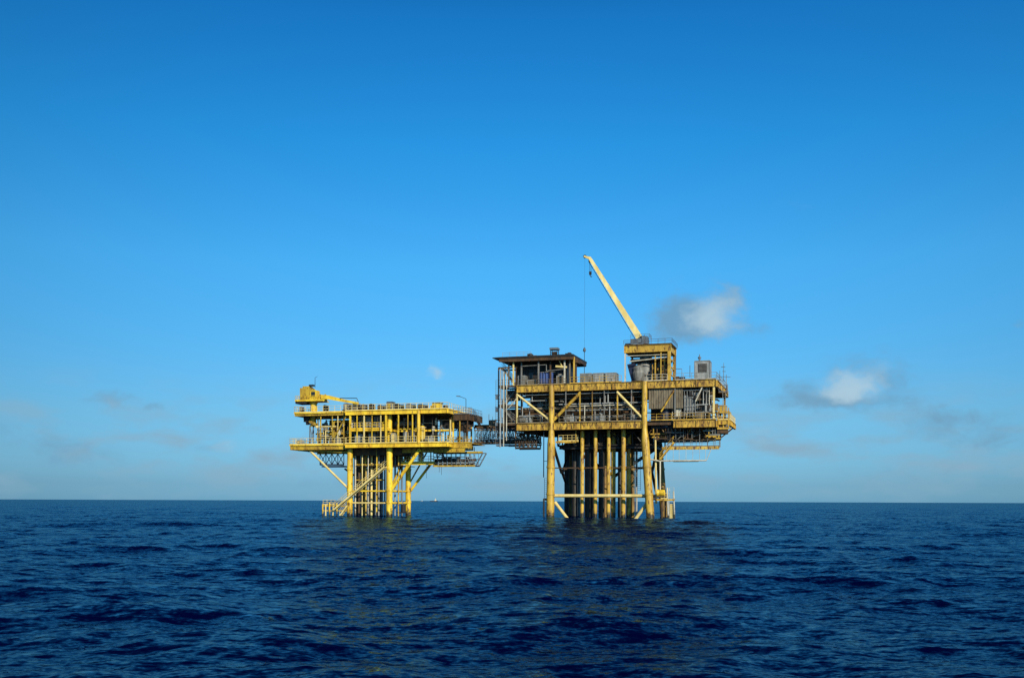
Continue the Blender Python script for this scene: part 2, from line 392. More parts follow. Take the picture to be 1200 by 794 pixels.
# three pale vertical hoses/risers
for px, rr, y1, y0, mt in ((586.2,.13,432,524,LGREY),(590.2,.10,435,523,WHITE),(593.6,.09,436,516,WHITE),(588.2,.07,432,500,TAUPE)):
    s = FR.s_(px,-.2,480); m = MB().tube((s,-.2,FR.z_(px,y1,-.2)),(s,-.2,FR.z_(px,y0,-.2)),rr,n=10)
    for z in (ZL, ZU, ZU+3.3): m.bar((s,-.2,z-.2),(s,.35,z-.2),.08)
    obj('riser_pipe', m, mt, P)
s = FR.s_(582.4,.3); m = MB().ladder((s,.3,FR.z_(582,520,.3)),(s,.3,FR.z_(582,445,.3)),.5)
for z in np.arange(ZL-1.5, ZU-.5, 2.2): m.box((s-.35,.1,z),(s+.35,.9,z+.12))
for z in (ZL-.5, ZL+2, ZL+4.2): m.box((s-.3,.2,z+.2),(s+.15,.6,z+.8))
obj('ladder', m, BLUEG, P)

# canopy over the control shelter ----------------------------------------
zc1 = FR.z_(625, 417.3, 0); c0 = FR.s_(577,-.8,420); c1 = FR.s_(671.5,-.8,420)
m = MB(); m.box((c0+1.4,-.8,zc1-.32),(c1,9.5,zc1))
m.v += [(c0,-.8,zc1-.18),(c0,9.5,zc1-.18),(c0,-.8,zc1-.05),(c0,9.5,zc1-.05),(c0+1.4,-.8,zc1-.32),(c0+1.4,9.5,zc1-.32),(c0+1.4,-.8,zc1-.002),(c0+1.4,9.5,zc1-.002)]
n = len(m.v)-8; m.f += [(n,n+4,n+6,n+2),(n+1,n+3,n+7,n+5),(n,n+1,n+5,n+4),(n+2,n+6,n+7,n+3),(n,n+2,n+3,n+1)]
sh = thing(FR,'control_shelter','dark shelter under a wide flat overhanging roof at the left end of the upper deck','shelter',((c0+c1)/2, 4, ZU))
obj('roof', m, DARK, sh)
m = MB().grid(c0+1.6,c1-.1,-.5,9.2,zc1-.33,1.7,.5,.16)
m.bar((c0+1.2,-.6,zc1-.62),(c1-.3,-.6,zc1-.62),.16,.5)
obj('roof_beam', m, BROWN, sh)
m = MB()
for i, px in enumerate((596,601.5,611,631,645,661.5,667.5,672.5)):
    s = FR.s_(px,.1 if i%2 else .5); obj('post', MB().bar((s,.1 if i%2 else .5,ZU),(s,.1 if i%2 else .5,zc1-.4),.24), (TAUPE,CREAM,GREY,GREY,BROWN,WHITE,TAUPE,Y2)[i], sh)
br_ = MB().bar((FR.s_(662,.3),.3,ZU+2.2),(FR.s_(655,.3),.3,zc1-.9),.14).bar((FR.s_(651,.2),.2,FR.z_(651,429,.2)),(FR.s_(664,.2),.2,FR.z_(664,430,.2)),.3,.34)
obj('knee_brace', br_, CREAM, sh)
wl = obj('wall', MB().box((FR.s_(604,2.5),2.5,ZU+.01),(FR.s_(664,2.5),8.5,zc1-.95)), DARK, sh)
m = MB()
for px in (612,622,652): s = FR.s_(px,2.45); m.box((s-.4,2.42,ZU+1.5),(s+.4,2.49,ZU+2.5))
obj('window', m, GLASS, wl)
s = FR.s_(657,2.45); obj('door', MB().box((s-.45,2.41,ZU+.02),(s+.45,2.48,ZU+2.1)), GREY, wl)
obj('cable', MB().path([(FR.s_(611,.3),.3,ZU+3.4),(FR.s_(640,.3),.3,ZU+3.5),(FR.s_(640,.3),.3,ZU+2.4),(FR.s_(660,.3),.3,ZU+2.6)],.07), GREY, sh)
obj('railing', MB().rail([(c0+1.8,-.6,zc1),(FR.s_(622,-.6),-.6,zc1)],h=.75,sp=1.2,r=.025,kick=False), LGREY, sh)
# ducts on the right end
obj('duct', MB().box((FR.s_(671,1),.9,zc1-1.3),(FR.s_(677,1),2.6,zc1-.9)).bar((FR.s_(674,1),1.4,ZU),(FR.s_(674,1),1.4,zc1-1.2),.3), BROWN, sh)
# roof things
s = FR.s_(649,1,411); t = thing(FR,'lookout_frame','small dark boxed frame with a flat cap on top of the shelter roof','equipment frame',(s,1.5,zc1))
m = MB(); zt_ = FR.z_(649,409.5,1)
for i in (-.6,.6):
    for j in (-.5,.5): m.bar((s+i,1.5+j,zc1),(s+i,1.5+j,zt_),.12)
m.bar((s-.6,1,zc1+.6),(s+.6,1,zc1+.6),.08)
obj('frame', m, DARK, t); obj('cap', MB().box((s-.75,.8,zt_),(s+.75,2.2,zt_+.35)), BLUEG, t); obj('core', MB().box((s-.3,1.2,zc1+.01),(s+.35,1.9,zt_-.3)), BROWN, t)
s = FR.s_(621,1); t = thing(FR,'roof_unit','low dark ventilation unit on the left half of the shelter roof','ventilation unit',(s,1,zc1))
obj('housing', MB().box((s-.42,.6,zc1),(s+.42,1.6,zc1+.55)), DARK, t); obj('cap', MB().lathe((s,1.1,zc1+.55),[(0,.28),(.12,.3),(.2,.1)]), BLUEG, t); obj('duct', MB().box((s+.44,.8,zc1),(s+1.2,1.5,zc1+.3)), TAUPE, t)
s = FR.s_(667.5,1); t = thing(FR,'roof_unit','low dark ventilation unit at the right end of the shelter roof','ventilation unit',(s,1,zc1))
obj('housing', MB().box((s-.7,.4,zc1),(s+.3,1.6,zc1+.35)), DARK, t); obj('cap', MB().box((s-.3,.6,zc1+.35),(s+.2,1.4,zc1+.5)), BROWN, t)
# under the canopy
s0, s1 = FR.s_(631,.7), FR.s_(648,.7); t = thing(FR,'tarpaulin_screen','blue tarpaulin stretched between posts under the shelter roof','tarpaulin',((s0+s1)/2,.8,ZU))
m = MB(); zz0 = ZU+.1; zz1 = FR.z_(640,436,.7); n = 26; k = len(m.v)
for i in range(n+1):
    for z in (zz0, zz1):
        for e in (0,.04): m.v.append((s0+(s1-s0)*i/n, .75+.09*math.sin(i*1.3)+e, z+.06*math.sin(i*.7)))
for i in range(n):
    a_ = k+i*4; b_2 = a_+4; m.f += [(a_,b_2,b_2+2,a_+2),(a_+1,a_+3,b_2+3,b_2+1),(a_,a_+1,b_2+1,b_2),(a_+2,b_2+2,b_2+3,a_+3)]
obj('sheet', m, BLUE, t); obj('rope', MB().tube((s0-.3,.8,zz1+.05),(s1+.3,.8,zz1+.05),.03,n=6), WHITE, t)

def cargo_box(px0, px1, py0, py1, d, dep, label, mat, cat='container', name='cargo_container', zbase=ZU, F=FR, group=None, win=None, ribs=True):
    s0, s1 = F.s_(px0,d,(py0+py1)/2), F.s_(px1,d,(py0+py1)/2); z1 = F.z_((px0+px1)/2,py0,d)
    t = thing(F,name,label,cat,((s0+s1)/2,d+dep/2,zbase),group)
    m = MB().box((s0+.05,d+.05,zbase+.12),(s1-.05,d+dep-.05,z1-.05))
    if ribs:
        k = s0+.16
        while k < s1-.22: m.box((k,d+.012,zbase+.2),(k+.09,d+.052,z1-.14)); k += .24
    obj('body', m, mat, t)
    m = MB(); w = .1
    for s in (s0,s1-w):
        for dd in (d,d+dep-w): m.box((s,dd,zbase),(s+w,dd+w,z1))
    for z in (zbase+.001,z1-w):
        for dd in (d+.003,d+dep-w-.003): m.box((s0+w,dd,z),(s1-w,dd+w,z+w-.002))
        for s in (s0+.003,s1-w-.003): m.box((s,d+w,z),(s+w,d+dep-w,z+w-.002))
    obj('frame', m, LGREY if mat is not LGREY else GREY, t)
    obj('lid', MB().box((s0+.03,d+.03,z1-.02),(s1-.03,d+dep-.03,z1+.05)), mat, t)
    if win:
        a0,a1,b0,b1 = win; x0,x1 = F.s_(a0,d),F.s_(a1,d); q0,q1 = F.z_(a0,b1,d),F.z_(a0,b0,d)
        obj('louvre', MB().box((x0,d-.03,q0),(x1,d+.06,q1)), DARK, t)
        m = MB(); z = q0+.1
        while z < q1: m.box((x0+.05,d-.05,z),(x1-.05,d-.028,z+.06)); z += .22
        obj('slats', m, GREY, t)
    return t
cargo_box(607,615.3,440,450,1.0,1.4,'pale grey cabinet under the left end of the shelter roof',GREY,'cabinet','equipment_cabinet')
cargo_box(617.5,628,445,450,1.0,1.4,'low grey cabinet under the shelter roof, left of the blue tarpaulin',TAUPE,'cabinet','equipment_cabinet')
cargo_box(652,661,440,450,1.2,1.4,'brown grey cabinet under the shelter roof, right of the blue tarpaulin',TAUPE,'cabinet','equipment_cabinet')
cargo_box(679.5,693,437.3,447,.5,2.2,'left low grey ribbed container in the row between shelter and crane',GREY,group='grey containers on the upper deck')
cargo_box(694.5,708,437,447,.5,2.2,'middle low grey ribbed container in the row between shelter and crane',LGREY,group='grey containers on the upper deck')
cargo_box(709,722,436.6,446,.5,2.2,'right low pale container in the row between shelter and crane',LGREY,group='grey containers on the upper deck')
gb = cargo_box(813.5,832,422.5,441,1.2,2.4,'tall light grey machine housing with dark square louvre at right end of upper deck',LGREY,'machine housing','machine_housing',win=(818,828,426,436.5),ribs=False)
s = FR.s_(819.5,2); zz = FR.z_(820,422,2)
obj('beacon', MB().lathe((s,2,zz),[(0,.16),(.25,.16),(.3,.28),(.55,.28),(.62,.1),(1.0,.06)],10), BLUEG, gb)

# crane support frame -----------------------------------------------------
f0, f1 = FR.s_(733,.3), FR.s_(784,.3); fz = FR.z_(758,403.8,.3); fd = 6.2
m = MB()
m.ibeam((f0-.3,.35,fz),(f1+.3,.35,fz),1.25,.4,stiff=20); obj('crane_frame_beam', m, Y2, P)
obj('crane_frame_beam', MB().ibeam((f0-.3,fd,fz),(f1+.3,fd,fz),1.25,.4,stiff=20), Y2, P)
for s in (f0, f1): obj('crane_frame_beam', MB().ibeam((s,.6,fz-.01),(s,fd-.25,fz-.01),1.2,.4,stiff=20), Y2, P)
obj('crane_frame_deck', MB().box((f0-.2,.1,fz),(f1+.4,fd+.2,fz+.12)), BROWN, P)
for s, d, w, mt in ((f0-.1,.35,.22,WHITE),(f0,fd,.3,Y2d),(f1,.35,.5,Y2),(f1,fd,.5,Y2d)):
    obj('crane_frame_post', MB().bar((s,d,ZU),(s,d,fz-1.24),w), mt, P)
m = MB(); z = FR.z_(750,416.5,.4); m.tube((f0,.3,z),(f1-.2,.3,z),.07,n=8)
obj('crane_frame_brace', m, WHITE, P)
z = FR.z_(750,421,.4); obj('crane_frame_brace', MB().tube((f0+.6,.4,z-.3),(f1-.2,.4,z+.2),.1,n=8), WHITE, P)
obj('crane_frame_brace', MB().box((f0+.6,1.4,z-.1),(f1-.3,5.5,z+.25)), DARK, P)
m = MB()
for z in (ZU+1.2, ZU+2.5, ZU+3.8): m.bar((f1,.6,z),(f1,fd-.2,z),.14,.22)
m.bar((f1,.5,ZU+.2),(f1,fd-.4,ZU+3.6),.14); m.bar((f1-1.4,.35,ZU),(f1-1.4,.35,z+1),.14); m.bar((f1-2.5,1.2,ZU),(f1-2.5,1.2,z+1),.2)
for k in range(4): m.box((f1-1.4,.8,ZU+.8+k*.9),(f1-.25,2.0,ZU+.86+k*.9))
obj('crane_frame_ladder_bay', m, Y2, P)
obj('crane_frame_wall', MB().box((f1-3.4,4.2,ZU),(f1-.3,4.35,fz-2.2)), BROWN, P)
for k,(ds,dd,hh,mt) in enumerate(((.9,1.0,4.2,Y2),(1.9,2.2,3.6,Y2d),(3.0,1.6,3.0,Y2),(2.3,3.2,4.4,GREY),(3.5,3.0,4.5,Y2d))):
    obj('crane_frame_post', MB().bar((f1-ds,dd,ZU),(f1-ds,dd,ZU+hh),.2), mt, P)
    obj('valve_box', MB().box((f1-ds-.4,dd-.1,ZU+hh*.5),(f1-ds+.5,dd+.4,ZU+hh*.5+.6)), (BROWN,Y2,DARK,TAUPE,Y2d)[k], P)
obj('railing', MB().rail([(f0-.3,.0,fz+.12),(f1+.5,.0,fz+.12),(f1+.5,fd+.1,fz+.12)],h=.75,sp=1.1,r=.03,kick=False), BROWN, P)
obj('railing', MB().rail([(f1-3.8,.1,ZU),(f1-.3,.1,ZU)],h=1.1,sp=.8), WHITE, P)

# ------------- crane
cs = FR.s_(756,3.4); cr = thing(FR,'pedestal_crane','tall cream pedestal crane with its long boom raised to the left above the larger platform','crane',(cs,3.4,ZU))
obj('pedestal', MB().lathe((cs,3.4,ZU),[(0,1.25),(1.2,1.25),(1.3,1.55),(2.6,1.6),(3.3,1.35),(3.6,1.0),(fz-ZU-.02,.9)],20), GREY, cr)
obj('pedestal_cover', MB().lathe((cs-.9,1.9,ZU+.3),[(0,.8),(.5,.95),(1.3,1.1),(1.7,.95),(2.2,1.0),(2.6,.6),(2.8,.2)],16), GREY, cr)
obj('slant_tank', MB().bar((cs-1.5,2.2,ZU+.1),(cs-2.2,2.2,ZU+3.3),1.0,1.0,1.3,1.2), NAVY, cr)
zf = fz+.12
obj('slewing_ring', MB().lathe((cs-.6,3.2,zf),[(0,1.3),(.3,1.3),(.34,1.1),(.6,1.1)],20), DARK, cr)
q0,q1 = FR.s_(739,2.6),FR.s_(761,2.6); zh = FR.z_(750,394.5,2.6)
m = MB().box((q0,2.2,zf+.4),(q1-.4,4.6,zh-.35)).box((q0+.5,2.0,zf+.1),(q1-1,4.9,zf+.45)).box((q1-1.3,2.1,zf+.4),(q1-.3,3.5,zh-.05))
obj('machine_house', m, BLUEG, cr)
obj('counterweight', MB().box((q0-1.0,2.4,zf+.05),(q0+.5,4.4,zf+.6)), DARK, cr)
obj('railing', MB().rail([(q0,2.1,zh-.35),(q1,2.1,zh-.35),(q1,4.5,zh-.35)],h=.7,sp=.8,r=.03,kick=False), BLUEG, cr)
obj('winch_drum', MB().lathe((q1-1.9,2.9,zh-.1),[(0,.35),(.06,.42),(.12,.3),(.9,.3),(.95,.42),(1.0,.35)],14,'x'), DARK, cr)
bp0 = Vector(r(749.3,395.5,2.6)); bp1 = Vector(r(692.5,304.5,2.2)); 
m = MB().bar(bp0,bp1,.95,1.08,.6,.55)
dv = (bp1-bp0).normalized()
for i in range(1,9): c = bp0.lerp(bp1,i/9); w = 1.08-.5*i/9; m.bar(c-dv*.05,c+dv*.05,.95-.3*i/9,w+.1)
bm_ = obj('boom', m, BOOMY, cr)
dn = Vector((dv.z,0,-dv.x)); 
if dn.x > 0: dn = -dn
m = MB()
m.tube(bp0+dn*.74,bp1+dn*.48,.05,n=6)
for i in range(0,13): c = bp0.lerp(bp1,i/13); m.bar(c+dn*.3,c+dn*(.74-.24*i/13),.05)
obj('boom_walkway', m, DARK, bm_)
tip = Vector(r(684.5,300.3,2.2))
m = MB().bar(bp1-dv*.2,bp1+dv*.45,.5,.46,.45,.5).bar(bp1+dv*.3,tip,.42,.5,.3,.24)
bh_ = obj('boom_head', m, BOOMY, cr)
obj('sheave', MB().tube((tip.x+.15,2.1,tip.z-.05),(tip.x+.15,2.3,tip.z-.05),.3,n=14).tube((bp1.x-.1,2.0,bp1.z-.2),(bp1.x-.1,2.4,bp1.z-.2),.3,n=14), DARK, cr)
hz = FR.z_(690,322,2.2)
for dx in (-.12,.12): obj('wire', MB().tube((bp1.x-.1+dx,2.2,bp1.z-.3),(bp1.x-.1+dx,2.2,hz+.4),.03,n=5), DARK, cr)
obj('hook_block', MB().box((bp1.x-.3,2.05,hz),(bp1.x+.1,2.35,hz+.55)).path([(bp1.x-.1,2.2,hz),(bp1.x-.1,2.2,hz-.25),(bp1.x+.08,2.2,hz-.4),(bp1.x+.2,2.2,hz-.25)],.06), DARK, cr)
ws = tip.x+.12; zb_ = FR.z_(685,410,2.2)
obj('wire', MB().tube((ws,2.2,tip.z-.2),(ws,2.2,zb_+.4),.013,n=5), DARK, cr)
obj('hook_ball', MB().lathe((ws,2.2,zb_-.35),[(0,.05),(.1,.22),(.35,.28),(.6,.2),(.8,.06)],12), BLUEG, cr)
obj('wire', MB().tube((ws,2.2,zb_-.3),(ws,2.2,ZU+1.3),.05,n=6), DARK, cr)

# upper deck right end: small mast, frames ----------------------------------
def mast(F, px, py0, py1, d, label, arms=(), name='antenna_mast', mat=BLUEG, rr=.06, cat='mast', foot=None):
    s,_,z0 = F.at(px,py0,d); z1 = F.z_(px,py1,d); z0 = foot if foot is not None else z0
    t = thing(F,name,label,cat,(s,d,z0))
    obj('pole', MB().tube((s,d,z0),(s,d,z1),rr,rr*.6,n=8).box((s-.2,d-.2,z0),(s+.2,d+.2,z0+.06)), mat, t)
    for (ax,ay,bx,by,w) in arms:
        p,q = F.at(ax,ay,d),F.at(bx,by,d); obj('arm', MB().tube(p,q,w,n=6), mat, t)
    return t
mast(FR,848,445,425,3,'thin antenna mast with two short cross arms at the far right of the upper deck',[(845,430,850,429.5,.05),(846.5,435,850.5,435,.05)],foot=ZU)
mast(FR,843.5,443,434,2,'short pipe mast with side arm between the grey machine housing and the cross arm mast',[(838,441,856,441.5,.04)],foot=ZU)
t = mast(FR,799,443,432,1,'thin square pipe frame just right of the crane support frame',[(791,432,799,432,.06),(808.5,442,808.5,428,.05)],name='pipe_frame',foot=ZU,cat='pipe frame')
s = FR.s_(797,1.5)
t = thing(FR,'deck_pump','small dark pump with round motor at the foot of the thin pipe frame','pump',(s,1.5,ZU))
obj('body', MB().box((s-.7,1.1,ZU),(s+.9,1.9,ZU+.25)).box((s-.2,1.2,ZU+.25),(s+.8,1.8,ZU+.65)), DARK, t); obj('motor', MB().tube((s-.9,1.5,ZU+.5),(s-.2,1.5,ZU+.5),.28,n=12), BROWN, t)

# right end cantilever (px 838-858, y 473-505)
e0, e1 = SR+.02, SR+2.0
zq = ZL+.6; m = MB().box((e0,1.5,ZL-.1),(e1,12,ZL+.02)); obj('side_deck', m, GRATE, P)
obj('side_deck_beam', MB().ibeam((e1,1.5,ZL),(e1,12,ZL),.9,.35,stiff=1.5).ibeam((e0+.2,1.4,ZL+.01),(e1-.2,1.4,ZL+.01),.8,.35), Y2, P)
obj('railing', MB().rail([(e0,1.45,ZL),(e1,1.45,ZL),(e1,12,ZL)],sp=.9,h=1.15), CREAM, P)
obj('side_bracket', MB().bar((e1,2,ZL-.9),(e0,2,ZL-2.5),.2).box((e0,1.6,ZL-2.2),(e1-.3,2.6,ZL-1.0)), BROWN, P)
obj('side_bracket', MB().bar((e1,8,ZL-.9),(e0,8,ZL-2.5),.2), BROWN, P)
cargo_box(842.5,851,474.5,480,3.5,2,'small yellow box on the side deck at the far right edge, upper of two',Y2,'box','junction_box',zbase=FR.z_(846,484,3.5),ribs=False)
obj('box_stand', MB().bar((SR+.3,4.3,ZL),(SR+.3,4.3,FR.z_(846,484,3.5)),.15).bar((SR+1.6,4.3,ZL),(SR+1.6,4.3,FR.z_(846,484,3.5)),.15).bar((SR-.2,4.3,FR.z_(846,484,3.5)-.05),(SR+1.9,4.3,FR.z_(846,484,3.5)-.05),.5,.09), Y2, P)
cargo_box(845,853,489,494,2.2,1.2,'small yellow box behind the railing at the far right edge, lower of two',Y2,'box','junction_box',zbase=ZL+.03,ribs=False)
# upper right landing (px 839-848, y 450-458)
obj('side_deck', MB().box((SR+.02,3,ZU-2.0),(SR+1.4,5,ZU-1.9)).bar((SR+1.4,3,ZU-2.1),(SR+1.4,5,ZU-2.1),.12,.4).bar((SR+1.3,3.05,ZU-1.9),(SR+1.3,3.05,ZU+1),.08), Y2d, P)
obj('railing', MB().rail([(SR+.1,3,ZU-1.9),(SR+1.35,3,ZU-1.9),(SR+1.35,5,ZU-1.9)],sp=.7), BLUEG, P)
m = MB().ladder((SR+1.0,2.9,ZL),(SR+1.0,2.9,ZU-2),.5); obj('ladder', m, LGREY, P)
# vessels and gear in the right bay (px 786-836)
def vvessel(F, px, d, rad, zb, zt, label, mat, name='vertical_vessel', cat='vessel', skirt=DARK):
    s = F.s_(px,d); t = thing(F,name,label,cat,(s,d,zb)); h = zt-zb
    obj('shell', MB().lathe((s,d,zb+.5),[(0,rad*.4),(.1,rad*.85),(.28,rad),(h-.8,rad),(h-.62,rad*.85),(h-.5,rad*.35)],18), mat, t)
    obj('skirt', MB().lathe((s,d,zb),[(0,rad*.9),(.62,rad*.84)],14), skirt, t)
    obj('nozzle', MB().tube((s,d,zt-.1),(s,d,zt+.35),.1,n=8).tube((s-rad-.3,d,zb+h*.5),(s-rad+.05,d,zb+h*.5),.09,n=8), LGREY, t)
    obj('ladder', MB().ladder((s+rad*.7,d-rad-.02,zb+.1),(s+rad*.7,d-rad-.02,zt-.3),.35), LGREY, t)
    return t
vvessel(FR,794,1.3,.62,ZL,ZL+3.4,'pale upright vessel on the lower deck right of the navy blue tank','' or WHITE)
vvessel(FR,826,2.2,.5,ZL,ZL+4.2,'slim grey upright vessel at the right end of the lower deck',GREY)
vvessel(FR,633,3.5,.5,ZL,ZL+3.9,'slim grey upright vessel behind the left diagonal brace on the lower deck',GREY)
s0,s1 = FR.s_(771.5,.9),FR.s_(786,.9); zt_ = FR.z_(778,480,.9)
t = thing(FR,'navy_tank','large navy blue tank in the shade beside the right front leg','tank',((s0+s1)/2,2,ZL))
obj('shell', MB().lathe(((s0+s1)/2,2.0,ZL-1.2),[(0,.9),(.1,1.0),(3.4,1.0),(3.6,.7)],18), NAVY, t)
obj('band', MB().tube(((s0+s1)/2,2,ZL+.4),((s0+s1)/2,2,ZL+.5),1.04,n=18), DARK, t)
# scaffold tarps
m = MB()
for k in range(5):
    s = FR.s_(802+k*3.2,.6); m.bar((s,.6,ZL+.5),(s,.6,ZU-1.8),.07)
for z in (ZL+.7,ZL+2.3,ZL+3.8): m.bar((FR.s_(801,.6),.55,z),(FR.s_(816,.6),.55,z),.07)
t = thing(FR,'scaffold','grey pipe scaffold with boards between the pale vessel and the right end post','scaffold',(FR.s_(808,.6),.8,ZL))
obj('tube_frame', m, LGREY, t)
m = MB().box((FR.s_(801,.8),.75,ZL+1.6),(FR.s_(815,.8),.82,ZL+4.2)); obj('cover_sheet', m, GREY, t)
obj('board', MB().box((FR.s_(801,.8),.62,ZL+.72),(FR.s_(816,.8),1.6,ZL+.78)), TAUPE, t)
# pump skids on lower deck, left bays
def skid(F, px, d, zb, label, mat, L=2.6, H=1.4, cat='skid'):
    s = F.s_(px,d); t = thing(F,'pump_skid',label,cat,(s,d,zb))
    obj('base_frame', MB().box((s-L/2,d-.6,zb+.02),(s+L/2,d+.6,zb+.22)), DARK, t)
    obj('motor', MB().lathe((s-L/2+.2,d,zb+.22+H*.4),[(0,.2),(.05,H*.34),(L*.4,H*.34),(L*.45,H*.2)],14,'x'), mat, t)
    obj('casing', MB().box((s+.1,d-.4,zb+.22),(s+L*.42,d+.4,zb+.22+H*.7)).tube((s+L*.2,d,zb+H*.7),(s+L*.2,d,zb+H*1.3),.13,n=10), LGREY, t)
    obj('pipe', MB().path([(s-L*.3,d-.4,zb+.3),(s-L*.3,d-.4,zb+H),(s+L*.2,d-.4,zb+H),(s+L*.2,d-.4,zb+.8)],.07), GREY, t)
    return t
skid(FR,616,1.6,ZL,'grey pump skid on the lower deck left of the left front leg',GREY)
skid(FR,668,1.8,ZL,'grey pump skid on the lower deck just right of the left front leg',GREY)
skid(FR,701,1.8,ZL,'blue grey pump skid on the lower deck between the two middle posts',BLUEG,3)
skid(FR,738,1.8,ZL,'brown pump skid on the lower deck just left of the right front leg',BROWN)
def hvessel(F, p0, p1, d, zc_, rad, label, mat, zb):
    s0,s1 = F.s_(p0,d),F.s_(p1,d); t = thing(F,'horizontal_vessel',label,'vessel',((s0+s1)/2,d,zb)); L = s1-s0
    obj('shell', MB().lathe((s0,d,zc_),[(0,rad*.3),(.08,rad*.75),(.25,rad),(L-.25,rad),(L-.08,rad*.75),(L,rad*.3)],18,'x'), mat, t)
    for k in (.22,.78): obj('saddle', MB().box((s0+L*k-.12,d-rad*.7,zb),(s0+L*k+.12,d+rad*.7,zc_-rad*.55)), DARK, t)
    obj('nozzle', MB().tube((s0+L*.5,d,zc_+rad-.05),(s0+L*.5,d,zc_+rad+.4),.1,n=8), LGREY, t)
    return t
hvessel(FR,684,721,4.2,ZL+2.9,.75,'long grey horizontal vessel behind the middle posts of the lower deck',TAUPE,ZL)
hvessel(FR,612,640,4.6,ZL+2.6,.6,'short brown horizontal vessel behind the left diagonal brace',BROWN,ZL)

crg = random.Random(5); e0_ = SR+.02
for i in range(34):
    s = crg.uniform(FR.s_(784,1),SR-.6); d = crg.uniform(.5,3.4); z = crg.uniform(ZL+.3,ZU-2.0); mt = crg.choice((TAUPE,GREY,BROWN,WHITE,Y2d,DARK,DARK,LGREY)); m = MB(); rr = crg.uniform(.07,.17); k = crg.random()
    if k < .35: m.box((s,d,z),(s+crg.uniform(.4,1.3),d+.5,z+crg.uniform(.3,1.2))); m.tube((s+.15,d+.2,ZL),(s+.15,d+.2,z+.05),.06,n=6); obj('valve_box', m, mt, P)
    elif k < .7: m.tube((s,d,z),(s,d,min(z+crg.uniform(1,3),ZU-1.3)),rr,n=8); m.tube((s-.35,d,z+.3),(s+.35,d,z+.3),rr*1.4,n=8); m.tube((s,d-.2,z+.7),(s,d+.2,z+.7),rr*2,n=10); obj('valve', m, mt, P)
    else: m.tube((s,d,z),(min(s+crg.uniform(1,4),SR-.4),d,z),rr,n=8); m.tube((s,d,z),(s,d,ZU-1.3),rr*.8,n=8); obj('process_pipe', m, mt, P)
for i in range(22):
    s = crg.uniform(bTop+1.2,SR+.3); d = crg.uniform(.6,3.2); z = ZL-1.3; h = crg.uniform(.5,1.9); mt = crg.choice((BROWN,Y2d,DARK,DARK,GREY,Y2)); m = MB()
    m.bar((s,d,z),(s,d,z-h),.14); m.bar((s-.5,d,z-h),(min(s+crg.uniform(.5,2.2),SR+.5),d,z-h),.16,.22); obj('underdeck_support', m, mt, P)
e0_ = SR+.02
# lower right landing (y 515-540)
zA = FR.z_(810,523,1.5); a,b = FR.s_(776,1.5),FR.s_(843,1.5)
obj('walkway', MB().box((a,1.5,zA-.1),(b,3.2,zA)).bar((a,1.45,zA-.25),(b,1.45,zA-.25),.14,.5), Y2, P)
m = MB()
for px in (783,792,801,811,820,829,838): s = FR.s_(px,1.5); m.bar((s,1.5,zA),(s,1.5,ZL-1.3),.08)
obj('walkway_hanger', m, GREY, P)
obj('railing', MB().rail([(a+1,1.4,zA),(b,1.4,zA),(b,3.2,zA)],sp=1.0), TAUPE, P)
zB = FR.z_(800,539.5,1.2); b2 = FR.s_(828,1.2); a2 = FR.s_(774.5,1.2)
m = MB().tube((a2,1.2,zB),(b2,1.2,zB),.12,n=8)
for px in (781,789,796,804,812,820,827): s = FR.s_(px,1.2); m.tube((s,1.2,zB),(s,1.2,zA-.2),.03,n=6)
m.tube((b2,1.2,zB),(b2+.9,1.2,zA-.2),.06,n=6)
obj('service_pipe', m, WHITE, P)
obj('walkway', MB().box((FR.s_(789,1.6),1.5,zB-.15),(FR.s_(818,1.6),2.6,zB-.07)), GRATE, P)
obj('stair', MB().stair(r(773.5,538,1.1),r(790,518,1.1),.8), Y2, P)
obj('process_pipe', MB().path([r(773.6,575,1.0),r(773.6,540,1.0),r(757,537,1.0)],.13), WHITE, P)
obj('process_pipe', MB().path([r(769,590,1.4),r(768,512,1.4)],.16), CREAM, P)
for k in range(12):
    s = rng.uniform(bTop+1, SR-1); obj('hanging_pipe', MB().path([(s,1+rng.random()*3,ZL-1.3),(s,2,ZL-2-rng.random()*1.5),(s+1.2,2,ZL-2.3)],.1), rng.choice((BROWN,DARK,GREY)), P)
m = MB().grid(bTop+1,SR-.6,3.0,13,ZL-1.3,1.6,1.3,.2); obj('underdeck_truss', m, BROWN, P)
obj('shade_fill', MB().box((bTop+1.2,4.0,ZL-3.5),(SR-1.6,4.2,ZL-1.25)), DARK, P)  # three more sheets fill the right underside with painted shade
obj('shade_fill', MB().box((FR.s_(800,7),7.0,ZL-3.2),(SR-.8,7.2,ZL-1.25)), BROWN, P)
obj('shade_fill', MB().box((bTop+.9,1.4,ZL-1.3),(FR.s_(789,1.4),1.6,ZL+.9)), DARK, P)
m = MB()
for k in range(6):
    s = e0_+.15+(2.0-.3)*(k%3)/2; d = 1.5+(k//3)*3; m.bar((s,d,ZL-1.4),(s,d,ZL+2.0-(k%2)*.8),.16)
m.bar((e0_,1.45,ZL+1.3),(e0_+2.0,1.45,ZL+1.3),.14,.3).bar((e0_,1.45,ZL-1.4),(e0_+2.0,1.45,ZL-1.4),.14,.3).bar((e0_+1.9,1.5,ZL+1.3),(e0_+1.9,5,ZL+1.3),.14,.3)
obj('side_frame', m, Y2, P)
for k in range(7):
    s = FR.s_(764+k*11.5,1.6); obj('brace', MB().tube((s,1.6,ZL-1.3),(s+1.3*(1 if k%2 else -1),1.6,ZL-3.2),.1,n=8), Y2d if k%3 else BROWN, P)
